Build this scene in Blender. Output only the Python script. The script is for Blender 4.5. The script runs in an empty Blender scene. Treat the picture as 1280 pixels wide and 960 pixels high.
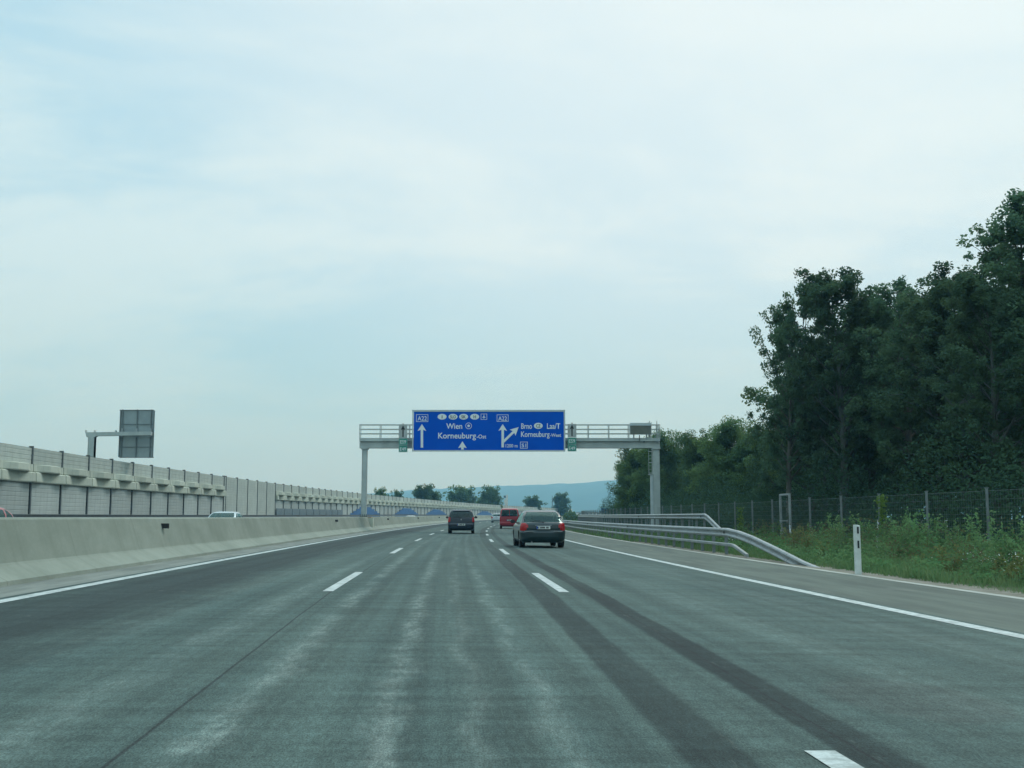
import bpy, math, random
import numpy as np
from mathutils import Vector, Matrix
R = math.radians
rng = np.random.default_rng(7); random.seed(7)
sc = bpy.context.scene
col = sc.collection

# ------------------------------------------------------------------ camera
CAM_Z, FPX, PITCH = 1.15, 1371.5, 6.97
cam = bpy.data.objects.new('camera', bpy.data.cameras.new('camera'))
cam.location = (0, 0, CAM_Z); cam.rotation_euler = (R(90 + PITCH), 0, 0)
cam.data.sensor_width = 36; cam.data.lens = FPX / 1280 * 36
cam.data.clip_start = .1; cam.data.clip_end = 40000
col.objects.link(cam); sc.camera = cam
def at(x, y, Y):
    "point at distance Y ahead that the photograph shows at pixel x, y"
    a = (x - 640) / FPX; b = (480 - y) / FPX; p = R(PITCH)
    d = Vector((a, math.cos(p) - b * math.sin(p), math.sin(p) + b * math.cos(p)))
    d *= Y / d.y
    return Vector((d.x, d.y, d.z + CAM_Z))

# ------------------------------------------------------------------ road alignment (s along, off across)
PSI, K1, C3, BANK, Q = -.06628, .0004567, 5.198e-7, .01324, 1.1645e-5
SMAX = 300
def theta(s):
    if s <= SMAX: return PSI + K1 * s + C3 * s * s
    return PSI + K1 * SMAX + C3 * SMAX ** 2 + (K1 + 2 * C3 * SMAX) * (s - SMAX) * .8
_S = np.arange(-60, 1400, 1.0)
_T = np.array([theta(s) for s in _S])
_X = np.concatenate([[0], np.cumsum((_T[1:] + _T[:-1]) / 2)]); _X -= _X[60]
def grade(s):
    s = max(s, 0)
    if s <= 200: return Q * s * s
    g0, m0 = Q * 4e4, 2 * Q * 200
    t = min(s, 320) - 200
    return g0 + m0 * t - m0 * t * t / 240
def fr(s, off, dz=0.0):
    th = theta(s); x = float(np.interp(s, _S, _X))
    return Vector((x + off * math.cos(th), s - off * math.sin(th), grade(s) - BANK * off + dz))

# ------------------------------------------------------------------ helpers
class MB:
    def __init__(self): self.v = []; self.f = []; self.uv = []; self.m = []
    def add(self, vs, fs, uvs=None, mi=0):
        b = len(self.v); self.v += [tuple(p) for p in vs]
        self.uv += list(uvs) if uvs is not None else [(p[0], p[1]) for p in vs]
        self.f += [tuple(i + b for i in f) for f in fs]; self.m += [mi] * len(fs)
        return self
    def box(self, c, s, M=None, mi=0):
        x, y, z = c; a, b, d = s[0] / 2, s[1] / 2, s[2] / 2
        vs = [Vector((x + i * a, y + j * b, z + k * d)) for i in (-1, 1) for j in (-1, 1) for k in (-1, 1)]
        if M: vs = [M @ v for v in vs]
        return self.add(vs, [(0, 1, 3, 2), (4, 6, 7, 5), (0, 4, 5, 1), (2, 3, 7, 6), (0, 2, 6, 4), (1, 5, 7, 3)], mi=mi)
    def bar(self, p, q, w, h=None, mi=0):
        p, q = Vector(p), Vector(q); d = q - p; L = d.length; d.normalize()
        up = Vector((0, 0, 1)) if abs(d.z) < .95 else Vector((0, 1, 0))
        x = d.cross(up).normalized(); z = x.cross(d); h = h or w
        M = Matrix((x, d, z)).transposed().to_4x4(); M.translation = (p + q) / 2
        return self.box((0, 0, 0), (w, L, h), M, mi)
    def tube(self, pts, rs, n=8, cap=True, mi=0):
        pts = [Vector(p) for p in pts]; vs = []; fs = []
        if not hasattr(rs, '__len__'): rs = [rs] * len(pts)
        for i, p in enumerate(pts):
            d = (pts[min(i + 1, len(pts) - 1)] - pts[max(i - 1, 0)]).normalized()
            up = Vector((0, 0, 1)) if abs(d.z) < .9 else Vector((0, 1, 0))
            x = d.cross(up).normalized(); y = x.cross(d)
            for k in range(n):
                a = 2 * math.pi * k / n; vs.append(p + (x * math.cos(a) + y * math.sin(a)) * rs[i])
        for i in range(len(pts) - 1):
            for k in range(n):
                fs.append((i * n + k, i * n + (k + 1) % n, (i + 1) * n + (k + 1) % n, (i + 1) * n + k))
        if cap: fs += [tuple(range(n))[::-1], tuple(range((len(pts) - 1) * n, len(pts) * n))]
        return self.add(vs, fs, mi=mi)
    def poly(self, pts2, y, depth, mi=0):
        "outline in the x-z plane, front face at y, thickness depth backwards"
        n = len(pts2)
        vs = [(p[0], y, p[1]) for p in pts2] + [(p[0], y + depth, p[1]) for p in pts2]
        fs = [tuple(range(n)), tuple(range(2 * n - 1, n - 1, -1))] + [(i, i + n, (i + 1) % n + n, (i + 1) % n) for i in range(n)]
        return self.add(vs, fs, mi=mi)
    def sweep(self, prof, ss, closed=False, dz=None, cap=False, mi=0):
        "profile of (off, z) swept along the road; uv = (off, s)"
        vs = []; uvs = []; n = len(prof)
        for s in ss:
            d = dz(s) if dz else 0
            for o, z in prof: vs.append(fr(s, o, z + d)); uvs.append((o + z, s))
        m = n if closed else n - 1
        fs = [(i * n + k, i * n + (k + 1) % n, (i + 1) * n + (k + 1) % n, (i + 1) * n + k) for i in range(len(ss) - 1) for k in range(m)]
        if cap and closed: fs += [tuple(range(n))[::-1], tuple(range((len(ss) - 1) * n, len(ss) * n))]
        return self.add(vs, fs, uvs, mi)
    def build(self, name, mat, parent=None, smooth=False):
        me = bpy.data.meshes.new(name); me.from_pydata(self.v, [], self.f)
        mats = mat if isinstance(mat, (list, tuple)) else [mat]
        for m in mats: me.materials.append(m)
        if len(mats) > 1: me.polygons.foreach_set('material_index', self.m)
        ul = me.uv_layers.new(name='UVMap')
        li = np.zeros(len(me.loops), dtype=np.int32); me.loops.foreach_get('vertex_index', li)
        ul.data.foreach_set('uv', np.array(self.uv, dtype=np.float32)[li].ravel())
        if smooth: me.polygons.foreach_set('use_smooth', [True] * len(me.polygons))
        me.validate(); me.update()
        o = bpy.data.objects.new(name, me); col.objects.link(o)
        if parent: o.parent = parent
        return o
def quads(name, P, mat, parent=None):
    "P: (n,4,3) array of quads as one mesh"
    n = len(P); me = bpy.data.meshes.new(name)
    me.vertices.add(4 * n); me.vertices.foreach_set('co', P.astype(np.float32).ravel())
    me.loops.add(4 * n); me.loops.foreach_set('vertex_index', np.arange(4 * n, dtype=np.int32))
    me.polygons.add(n); me.polygons.foreach_set('loop_start', np.arange(0, 4 * n, 4, dtype=np.int32))
    me.materials.append(mat); me.update(); me.validate()
    o = bpy.data.objects.new(name, me); col.objects.link(o)
    if parent: o.parent = parent
    return o
def tag(o, label=None, cat=None, group=None, kind=None):
    if label: o['label'] = label
    if cat: o['category'] = cat
    if group: o['group'] = group
    if kind: o['kind'] = kind
    return o
def thing(name, label, cat, loc=(0, 0, 0), rz=0, group=None):
    o = bpy.data.objects.new(name, None); col.objects.link(o); o.empty_display_size = .2
    o.location = loc; o.rotation_euler = (0, 0, rz)
    return tag(o, label, cat, group)
def struct(o): o['kind'] = 'structure'; return o
def inst(src, parent=None, loc=None, rz=None, scale=None):
    c = src.copy(); col.objects.link(c)
    if parent: c.parent = parent
    if loc is not None: c.location = loc
    if rz is not None: c.rotation_euler = (0, 0, rz)
    if scale is not None: c.scale = scale
    return c
def copy_tree(o, parent=None):
    c = o.copy(); col.objects.link(c)
    if parent: c.parent = parent
    for ch in o.children: copy_tree(ch, c)
    return c

# ------------------------------------------------------------------ materials
class G:
    def __init__(self, name):
        self.m = bpy.data.materials.new(name); self.m.use_nodes = True
        self.t = self.m.node_tree; self.t.nodes.clear()
        self.out = self.t.nodes.new('ShaderNodeOutputMaterial')
        self.b = self.t.nodes.new('ShaderNodeBsdfPrincipled'); self.t.links.new(self.b.outputs[0], self.out.inputs[0])
    def n(self, typ, **kw):
        nd = self.t.nodes.new(typ)
        for k, v in kw.items(): setattr(nd, k, v)
        return nd
    def l(self, a, b): self.t.links.new(a, b)
    def put(self, sock, v):
        if hasattr(v, 'is_linked') or hasattr(v, 'links'): self.l(v, sock)
        elif isinstance(v, (tuple, list)) and len(v) == 3 and sock.type == 'RGBA': sock.default_value = (*v, 1)
        else: sock.default_value = v
    def ma(self, op, a, b=0.0, c=None, clamp=False):
        nd = self.n('ShaderNodeMath', operation=op, use_clamp=clamp); self.put(nd.inputs[0], a); self.put(nd.inputs[1], b)
        if c is not None: self.put(nd.inputs[2], c)
        return nd.outputs[0]
    def uv(self):
        return self.n('ShaderNodeUVMap', uv_map='UVMap').outputs[0]
    def obj(self): return self.n('ShaderNodeTexCoord').outputs['Object']
    def mapping(self, vec, scale=(1, 1, 1), loc=(0, 0, 0)):
        nd = self.n('ShaderNodeMapping'); self.l(vec, nd.inputs[0]); nd.inputs['Scale'].default_value = scale; nd.inputs['Location'].default_value = loc
        return nd.outputs[0]
    def noise(self, vec, scale, detail=4, rough=.6, dist=0):
        nd = self.n('ShaderNodeTexNoise'); self.l(vec, nd.inputs['Vector']); nd.inputs['Scale'].default_value = scale
        nd.inputs['Detail'].default_value = detail; nd.inputs['Roughness'].default_value = rough; nd.inputs['Distortion'].default_value = dist
        return nd.outputs[0]
    def ss(self, v, a, b):
        nd = self.n('ShaderNodeMapRange', interpolation_type='SMOOTHSTEP'); self.put(nd.inputs[0], v); nd.inputs[1].default_value = a; nd.inputs[2].default_value = b
        return nd.outputs[0]
    def mix(self, f, a, b, blend='MIX'):
        nd = self.n('ShaderNodeMix', data_type='RGBA', blend_type=blend); self.put(nd.inputs[0], f); self.put(nd.inputs[6], a); self.put(nd.inputs[7], b)
        return nd.outputs[2]
    def bump(self, h, strength=.3, dist=.02):
        nd = self.n('ShaderNodeBump'); nd.inputs['Strength'].default_value = strength; nd.inputs['Distance'].default_value = dist
        self.l(h, nd.inputs['Height']); self.l(nd.outputs[0], self.b.inputs['Normal'])
    def fin(self, colr, rough=.8, metal=0, spec=.5):
        self.put(self.b.inputs['Base Color'], colr); self.put(self.b.inputs['Roughness'], rough); self.b.inputs['Metallic'].default_value = metal
        self.b.inputs['Specular IOR Level'].default_value = spec
        return self.m
def simple(name, c1, c2=None, scale=6, rough=.7, metal=0, spec=.5, stretch=(1, 1, 1), bump=0):
    g = G(name); v = g.mapping(g.obj(), stretch); n = g.noise(v, scale)
    c2 = c2 or tuple(x * .82 for x in c1)
    if bump: g.bump(g.noise(v, scale * 6), bump, .01)
    return g.fin(g.mix(g.ss(n, .35, .65), c1, c2), rough, metal, spec)
M = {}
def road_mat():
    g = G('asphalt'); uv = g.uv(); sp = g.n('ShaderNodeSeparateXYZ'); g.l(uv, sp.inputs[0]); u, v = sp.outputs[0], sp.outputs[1]
    big = g.noise(g.mapping(uv, (.9, .07, 1)), 1, 5); mid = g.noise(g.mapping(uv, (1.7, .22, 1), (3, 5, 0)), 1, 6, .65)
    fine = g.noise(g.mapping(uv, (1, .30, 1)), 105, 5, .75); med = g.noise(g.mapping(uv, (1, .22, 1)), 26, 5, .7); wob = g.noise(g.mapping(uv, (.0, .35, 1)), 1, 3)
    c = g.mix(g.ss(big, .3, .7), (.044, .072, .067), (.068, .102, .091))
    # pale dusty streaks along the wheel paths
    def band(lo, hi, soft, uu): return g.ma('MULTIPLY', g.ss(uu, lo - soft, lo + soft), g.ma('SUBTRACT', 1, g.ss(uu, hi - soft, hi + soft)))
    w2 = g.noise(g.mapping(uv, (.6, .55, 1), (7, 1, 0)), 1, 6, .7)
    us = g.ma('ADD', u, g.ma('MULTIPLY', g.ma('SUBTRACT', w2, .5), .55))
    grit = g.ss(g.noise(g.mapping(uv, (9, 2.2, 1), (5, 2, 0)), 1, 7, .75), .36, .66)
    st = None
    for i, (u0, wd, amp, fq) in enumerate(((-1.22, .115, .85, .42), (-.30, .10, .92, .50), (.22, .07, .5, .6), (.66, .08, .45, .55), (-2.15, .18, .42, .35), (3.5, .3, .22, .4), (5.0, .3, .22, .3), (-3.2, .25, .3, .4))):
        dd = g.ma('DIVIDE', g.ma('SUBTRACT', us, u0), wd); ga = g.ma('EXPONENT', g.ma('MULTIPLY', g.ma('MULTIPLY', dd, dd), -1.0))
        am = g.ss(g.noise(g.mapping(uv, (.35, fq, 1), (i * 3.7, i * 5.1, 0)), 1, 5, .7), .33, .56)
        t_ = g.ma('MULTIPLY', g.ma('MULTIPLY', ga, am), amp); st = t_ if st is None else g.ma('MAXIMUM', st, t_)
    far = g.ma('SUBTRACT', 1, g.ma('MULTIPLY', g.ss(v, 12, 50), .55))
    c = g.mix(g.ma('MULTIPLY', g.ma('MULTIPLY', st, g.ma('MULTIPLY_ADD', grit, .8, .2)), g.ma('MULTIPLY', far, .95)), c, (.185, .228, .205))
    c = g.mix(g.ma('MULTIPLY', g.ss(mid, .56, .78), .3), c, (.085, .115, .103))
    # older, darker asphalt of the fast lane
    c = g.mix(g.ma('MULTIPLY', band(-5.6, -3.5, .7, g.ma('ADD', u, g.ma('MULTIPLY', g.ma('SUBTRACT', mid, .5), 1.6))), .85), c, (.021, .033, .033))
    ln = g.noise(g.mapping(uv, (3.5, .025, 1), (6, 3, 0)), 1, 5, .6)
    c = g.mix(1.0, c, g.mix(g.ss(ln, .3, .7), (.82, .82, .82), (1.16, 1.16, 1.16)), 'MULTIPLY')
    # scuffs
    sc_ = g.noise(g.mapping(uv, (2.2, .8, 1), (9, 2, 0)), 1, 5, .75)
    c = g.mix(g.ma('MULTIPLY', g.ma('MULTIPLY', g.ss(sc_, .63, .72), band(-5.2, -2.2, .3, u)), .5), c, (.15, .155, .145))
    # two dark sealed strips on both sides of the right lane marking
    wv = g.ma('MULTIPLY', g.ma('ADD', g.ma('MULTIPLY', g.ma('SUBTRACT', wob, .5), .08), g.ma('MULTIPLY', g.ma('SUBTRACT', mid, .5), .10)), 1.0); sh = g.ma('MULTIPLY', g.ma('MINIMUM', v, 20), .016)
    ub = g.ma('ADD', g.ma('SUBTRACT', u, sh), wv)
    dark = g.ma('MAXIMUM', g.ma('MULTIPLY', band(1.10, 1.46, .035, ub), .86), band(1.93, 2.25, .035, ub))
    dk = g.ma('MULTIPLY', dark, g.ma('MULTIPLY_ADD', g.ss(mid, .35, .75), -.38, 1.0))
    dk = g.ma('MULTIPLY', dk, g.ma('MULTIPLY_ADD', g.ss(v, 14, 60), -.35, 1))
    c = g.mix(dk, c, (.015, .0265, .027))
    spk = g.noise(g.mapping(uv, (14, 1.6, 1), (3, 9, 0)), 1, 5, .7)
    c = g.mix(g.ma('MULTIPLY', g.ma('MULTIPLY', g.ss(spk, .58, .74), dark), .55), c, (.11, .125, .105))
    # joint under the left lane marking
    seam = g.ma('ABSOLUTE', g.ma('ADD', g.ma('ADD', u, g.ma('MULTIPLY', g.ma('MINIMUM', v, 18), .016)), g.ma('ADD', 1.44, g.ma('MULTIPLY', wv, .4))))
    c = g.mix(g.ma('MULTIPLY', g.ma('SUBTRACT', 1, g.ss(seam, .004, .017)), .8), c, (.018, .022, .024))
    hair = g.ma('ABSOLUTE', g.ma('SUBTRACT', ub, 2.06))
    c = g.mix(g.ma('MULTIPLY', g.ma('SUBTRACT', 1, g.ss(hair, .005, .016)), .6), c, (.015, .018, .02))
    # windscreen reflection painted into the asphalt colour, dark oval in the right lane
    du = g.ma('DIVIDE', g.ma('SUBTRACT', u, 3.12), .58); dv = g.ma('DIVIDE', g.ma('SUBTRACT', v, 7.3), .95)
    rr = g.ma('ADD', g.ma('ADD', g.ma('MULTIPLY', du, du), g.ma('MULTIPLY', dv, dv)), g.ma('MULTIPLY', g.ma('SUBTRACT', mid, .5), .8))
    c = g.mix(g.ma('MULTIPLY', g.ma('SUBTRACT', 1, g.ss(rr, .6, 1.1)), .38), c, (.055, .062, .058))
    tr = g.noise(g.mapping(uv, (.45, 2.6, 1), (2, 7, 0)), 1, 7, .75)
    c = g.mix(1.0, c, g.mix(g.ss(tr, .25, .75), (.74, .74, .74), (1.28, 1.28, 1.28)), 'MULTIPLY')
    c = g.mix(1.0, c, g.mix(g.ss(fine, .30, .70), (.48, .48, .48), (1.54, 1.54, 1.54)), 'MULTIPLY')
    c = g.mix(1.0, c, g.mix(g.ss(med, .28, .72), (.78, .78, .78), (1.22, 1.22, 1.22)), 'MULTIPLY')
    g.bump(fine, .5, .012)
    return g.fin(c, .78, 0, .14)
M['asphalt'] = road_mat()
def uvmat(name, c1, c2, scale, stretch, rough=.8, streak=None):
    g = G(name); uv = g.uv(); n = g.noise(g.mapping(uv, stretch), scale, 6, .65); f = g.noise(uv, 40, 2)
    c = g.mix(g.ss(n, .3, .7), c1, c2)
    if streak: c = g.mix(g.ma('MULTIPLY', g.ss(g.noise(g.mapping(uv, (1.2, .5, 1), (4, 1, 0)), 1, 6, .7), .55, .75), .5), c, streak)
    c = g.mix(.4, c, g.mix(f, (.3, .3, .3), (.75, .75, .75)), 'OVERLAY')
    g.bump(f, .25, .01)
    return g.fin(c, rough, 0, .3)
M['shoulder'] = uvmat('worn_shoulder_asphalt', (.090, .116, .094), (.050, .068, .058), 1, (1.8, .22, 1), .8, (.165, .178, .155))
M['gutter'] = uvmat('gutter_concrete', (.20, .215, .19), (.12, .135, .12), 1, (3, .4, 1), .85, (.07, .075, .065))
M['kerb'] = uvmat('pale_edge_concrete', (.36, .37, .33), (.24, .25, .22), 1, (3, .5, 1))
M['opp'] = uvmat('opposite_asphalt', (.10, .11, .11), (.08, .09, .09), 1, (1, .1, 1))
M['verge'] = uvmat('verge_soil', (.060, .075, .040), (.085, .080, .055), 1.2, (1, .6, 1), .95)
M['gravel'] = uvmat('edge_gravel', (.22, .20, .17), (.10, .10, .07), 3, (1, .7, 1), .95)
M['meadow'] = simple('meadow', (.07, .12, .035), (.09, .12, .05), .5, .95, spec=.1)
M['field'] = simple('far_fields', (.075, .10, .045), (.12, .12, .06), .004, .95, spec=.1)
def paint_mat():
    g = G('road_paint'); n = g.noise(g.obj(), 7, 6, .75)
    return g.fin(g.mix(g.ss(n, .38, .62), (.47, .515, .50), (.27, .30, .285)), .75)
M['paint'] = paint_mat()
def barrier_mat():
    g = G('barrier_concrete'); uv = g.uv(); sp = g.n('ShaderNodeSeparateXYZ'); g.l(uv, sp.inputs[0]); v = sp.outputs[1]
    n = g.noise(g.mapping(uv, (1, .35, 1)), 1, 6, .7); m = g.noise(g.mapping(uv, (.22, 3.2, 1)), 1, 6, .72); f = g.noise(uv, 30, 3)
    c = g.mix(g.ss(n, .3, .7), (.258, .285, .240), (.190, .216, .178))
    c = g.mix(g.ma('MULTIPLY', g.ss(m, .50, .72), .30), c, (.135, .145, .115))
    fr_ = g.ma('ABSOLUTE', g.ma('SUBTRACT', g.ma('FRACT', g.ma('DIVIDE', g.ma('ADD', v, 1.9), 4.4)), .5))
    c = g.mix(g.ma('MULTIPLY', g.ma('SUBTRACT', 1, g.ss(fr_, .0015, .004)), .45), c, (.11, .115, .09))
    c = g.mix(.35, c, g.mix(f, (.3, .3, .3), (.72, .72, .72)), 'OVERLAY'); g.bump(f, .2, .01)
    return g.fin(c, .85, 0, .25)
M['barrier'] = barrier_mat()
def concrete(name, c1, c2):
    g = G(name); o = g.obj(); n = g.noise(o, .9, 6, .7); drip = g.noise(g.mapping(o, (3, 3, .25)), 1.5, 5, .7)
    c = g.mix(g.ss(n, .3, .7), c1, c2); c = g.mix(g.ma('MULTIPLY', g.ss(drip, .5, .75), .45), c, tuple(x * .6 for x in c2))
    oi = g.n('ShaderNodeObjectInfo'); hs = g.n('ShaderNodeHueSaturation'); g.l(c, hs.inputs['Color']); g.l(g.ma('MULTIPLY_ADD', oi.outputs['Random'], .22, .88), hs.inputs['Value']); c = hs.outputs[0]
    g.bump(g.noise(o, 30, 3), .15, .01)
    return g.fin(c, .85, 0, .25)
M['wall_concrete'] = concrete('wall_concrete', (.49, .52, .43), (.40, .43, .36))
M['wall_panel'] = concrete('wall_panel', (.46, .50, .45), (.39, .425, .385))
M['wall_panel_low'] = concrete('lower_wall_panel', (.44, .48, .45), (.37, .41, .385))
M['post_dark'] = simple('dark_steel_post', (.07, .09, .095), (.10, .12, .12), 4, .5, .3)
M['blue_panel'] = simple('blue_cladding', (.008, .095, .26), (.012, .12, .30), 1.5, .5)
M['slate_panel'] = simple('slate_cladding', (.10, .14, .16), (.13, .175, .19), 1.5, .45)
M['galv'] = simple('galvanised_steel', (.33, .36, .365), (.24, .27, .275), 2.0, .45, .55, bump=.05)
M['galv_rail'] = simple('galvanised_guardrail', (.37, .39, .395), (.25, .27, .275), 1.2, .42, .6, stretch=(1, 1, 1))
def rail_mat():
    g = G('galvanised_guardrail'); uv = g.uv(); sp = g.n('ShaderNodeSeparateXYZ'); g.l(uv, sp.inputs[0]); v4 = g.ma('DIVIDE', sp.outputs[1], 4.0)
    seg = g.n('ShaderNodeTexWhiteNoise', noise_dimensions='1D'); g.l(g.ma('FLOOR', v4), seg.inputs['W']); fr4 = g.ma('FRACT', v4)
    n = g.noise(g.mapping(g.obj(), (1, 1, 2)), 2.2, 6, .7)
    c = g.mix(g.ss(n, .3, .7), (.38, .415, .42), (.25, .28, .285)); c = g.mix(g.ma('MULTIPLY', seg.outputs[0], .35), c, (.20, .225, .23))
    c = g.mix(g.ma('MULTIPLY', g.ma('LESS_THAN', fr4, .012), .7), c, (.07, .08, .08)); c = g.mix(g.ma('MULTIPLY', g.ma('MULTIPLY', g.ma('GREATER_THAN', fr4, .05), g.ma('LESS_THAN', fr4, .062)), .5), c, (.10, .11, .11))
    return g.fin(c, .48, .5)
M['galv_rail'] = rail_mat()
M['gantry'] = simple('gantry_steel', (.43, .48, .46), (.35, .395, .385), 1.0, .55, .15)
M['sign_blue'] = simple('sign_blue', (.0, .080, .50), (.0, .09, .54), .8, .7, 0, .05)
M['sign_white'] = simple('sign_white', (.74, .79, .78), (.70, .74, .74), 2, .5)
M['sign_frame'] = simple('sign_frame', (.48, .54, .55), (.43, .49, .50), 2, .5, .2)
M['sign_black'] = simple('sign_black', (.012, .016, .016), None, 2, .6)
M['sign_green'] = simple('sign_green', (.001, .22, .16), (.002, .25, .18), 2, .6, 0, .25)
M['plate_grey'] = simple('arrow_plate_grey', (.42, .45, .44), None, 2, .55)
M['sign_back'] = simple('sign_back_aluminium', (.29, .345, .35), (.25, .30, .31), 1.0, .5, .3)
M['sign_rib'] = simple('sign_rib', (.16, .195, .20), None, 3, .5, .2)
M['box_beige'] = simple('signal_beige', (.19, .20, .165), (.16, .17, .14), 2, .6)
M['white_plastic'] = simple('white_plastic', (.62, .65, .62), (.50, .53, .50), 5, .45)
M['black_plastic'] = simple('black_plastic', (.010, .012, .013), None, 5, .5)
M['rust'] = simple('pale_footing', (.42, .31, .20), (.30, .24, .17), 5, .8)
M['tyre'] = simple('tyre_rubber', (.012, .013, .014), None, 8, .8)
M['rim'] = simple('alloy_rim', (.30, .32, .33), None, 8, .4, .7)
M['interior'] = simple('dark_interior', (.022, .025, .027), None, 5, .85)
def lamp_red():
    g = G('tail_lamp_red'); n = g.noise(g.obj(), 14, 2)
    return g.fin(g.mix(n, (.42, .018, .02), (.28, .008, .012)), .18)
M['tail'] = lamp_red()
def carpaint(name, c, metal=.35, rough=.32):
    g = G(name); n = g.noise(g.obj(), 3, 3)
    m = g.fin(g.mix(n, c, tuple(x * .85 for x in c)), rough, metal); g.b.inputs['Coat Weight'].default_value = .6; g.b.inputs['Coat Roughness'].default_value = .08; g.b.inputs['Specular IOR Level'].default_value = .3
    return m
def glass(name, tint, trans):
    g = G(name); t = g.n('ShaderNodeBsdfTransparent'); t.inputs[0].default_value = (*tint, 1)
    gl = g.n('ShaderNodeBsdfGlossy'); gl.inputs['Roughness'].default_value = .05; gl.inputs[0].default_value = (.45, .72, .70, 1)
    d = g.fin((.015, .022, .025), .1)
    fz = g.n('ShaderNodeFresnel'); fz.inputs[0].default_value = 1.5
    m1 = g.n('ShaderNodeMixShader'); m1.inputs[0].default_value = trans; g.l(g.b.outputs[0], m1.inputs[1]); g.l(t.outputs[0], m1.inputs[2])
    m2 = g.n('ShaderNodeMixShader'); g.l(fz.outputs[0], m2.inputs[0]); g.l(m1.outputs[0], m2.inputs[1]); g.l(gl.outputs[0], m2.inputs[2])
    g.l(m2.outputs[0], g.out.inputs[0]); return g.m
M['glass'] = glass('car_glass', (.46, .86, .79), .93)
M['glass_dark'] = glass('tinted_car_glass', (.25, .32, .32), .5)
def leafmat(name, c1, c2, sc_=.45):
    g = G(name); o = g.obj(); oi = g.n('ShaderNodeObjectInfo')
    n = g.noise(o, sc_, 3); f = g.noise(o, 9, 1)
    c = g.mix(g.ss(n, .35, .65), c1, c2); c = g.mix(g.ma('MULTIPLY', f, .4), c, tuple(x * 1.5 for x in c2))
    hs = g.n('ShaderNodeHueSaturation'); g.l(c, hs.inputs['Color']); g.l(g.ma('MULTIPLY_ADD', oi.outputs['Random'], .6, .75), hs.inputs['Value'])
    d = g.n('ShaderNodeBsdfDiffuse'); t = g.n('ShaderNodeBsdfTranslucent'); g.l(hs.outputs[0], d.inputs[0]); g.l(hs.outputs[0], t.inputs[0])
    mx = g.n('ShaderNodeMixShader'); mx.inputs[0].default_value = .45; g.l(d.outputs[0], mx.inputs[1]); g.l(t.outputs[0], mx.inputs[2]); g.l(mx.outputs[0], g.out.inputs[0])
    return g.m
M['leaf'] = leafmat('tree_leaves', (.060, .120, .078), (.098, .160, .086))
M['leaf_far'] = leafmat('grove_leaves', (.062, .122, .064), (.105, .165, .060), .3)
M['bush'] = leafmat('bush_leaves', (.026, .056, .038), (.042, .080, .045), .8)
M['ivy'] = leafmat('vine_leaves', (.07, .13, .03), (.11, .17, .04), 1)
M['ivy_dull'] = leafmat('yellowing_weeds', (.12, .165, .055), (.16, .17, .075), 1)
M['grass'] = leafmat('grass_blades', (.075, .155, .065), (.115, .175, .08), .6)
M['weed'] = leafmat('weed_leaves', (.072, .175, .070), (.115, .19, .085), .5)
M['dry'] = leafmat('dry_stalks', (.135, .135, .070), (.11, .10, .06), .8)
M['flower'] = simple('white_flowers', (.55, .58, .55), None, 3, .8)
M['bark'] = simple('bark', (.050, .062, .055), (.075, .088, .078), 5, .9, stretch=(3, 3, .6))
M['bark_pale'] = simple('pale_bark', (.13, .13, .11), (.08, .08, .07), 5, .9, stretch=(3, 3, .6))
M['hill'] = simple('wooded_hill', (.030, .055, .030), (.045, .072, .035), .006, .95, spec=.05)
M['tower'] = simple('pale_render', (.62, .63, .60), None, .4, .8)
M['roof_red'] = simple('roof_tiles', (.20, .10, .07), None, .4, .9)
M['fence_wire'] = simple('fence_wire', (.16, .19, .19), None, 3, .6, .4)
M['wire_post'] = simple('fence_post_steel', (.20, .23, .235), (.15, .17, .175), 3, .55, .4)

# ------------------------------------------------------------------ setting: ground and roads
rs = list(np.arange(-14, 60, 1.5)) + list(np.arange(60, 160, 4)) + list(np.arange(160, 901, 10))
fine_s = list(np.arange(-14, 160, 3)) + list(np.arange(160, 901, 10))
def oppdz(s): return -.14 - .30 * min(max((s - 60) / 120, 0), 1)
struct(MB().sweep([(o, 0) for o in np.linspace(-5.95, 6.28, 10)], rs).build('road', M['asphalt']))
struct(MB().sweep([(6.28, 0), (7.5, 0), (9.05, 0)], rs).build('hard_shoulder', M['shoulder']))
struct(MB().sweep([(9.05, .004), (9.28, .004), (9.29, -.1)], rs).build('edge_strip', M['kerb']))
struct(MB().sweep([(-7.6, 0), (-5.95, 0)], rs).build('gutter', M['gutter']))
struct(MB().sweep([(o, 0) for o in (-23.6, -18, -13, -8)], fine_s, dz=oppdz).build('opposite_road', M['opp']))
struct(MB().sweep([(-40, -.9), (-26, -.05), (-23.6, -.05)], fine_s, dz=oppdz).build('left_embankment', M['verge']))
struct(MB().sweep([(9.29, -.03), (9.8, -.04), (10.5, -.05)], rs).build('gravel_edge', M['gravel']))
struct(MB().sweep([(10.5, -.05), (12, -.08), (14, -.06), (16.5, -.10), (20, -.2)], rs).build('verge', M['verge']))
struct(MB().sweep([(20, -.2), (30, -.3), (60, -.7)], fine_s).build('meadow', M['meadow']))
gp = MB(); gp.add([(-7400, -300, -.9), (7400, -300, -.9), (7400, 5950, -.9), (-7400, 5950, -.9)], [(0, 1, 2, 3)])
struct(gp.build('ground', M['field']))
dz4 = .005
def stripe(o0, o1, s0, s1, name):
    n = max(2, int((s1 - s0) / 3) + 1)
    return struct(MB().sweep([(o0, dz4), (o1, dz4)], list(np.linspace(s0, s1, n))).build(name, M['paint']))
stripe(-5.80, -5.59, -14, 700, 'edge_line'); stripe(5.94, 6.16, -14, 700, 'edge_line')
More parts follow.
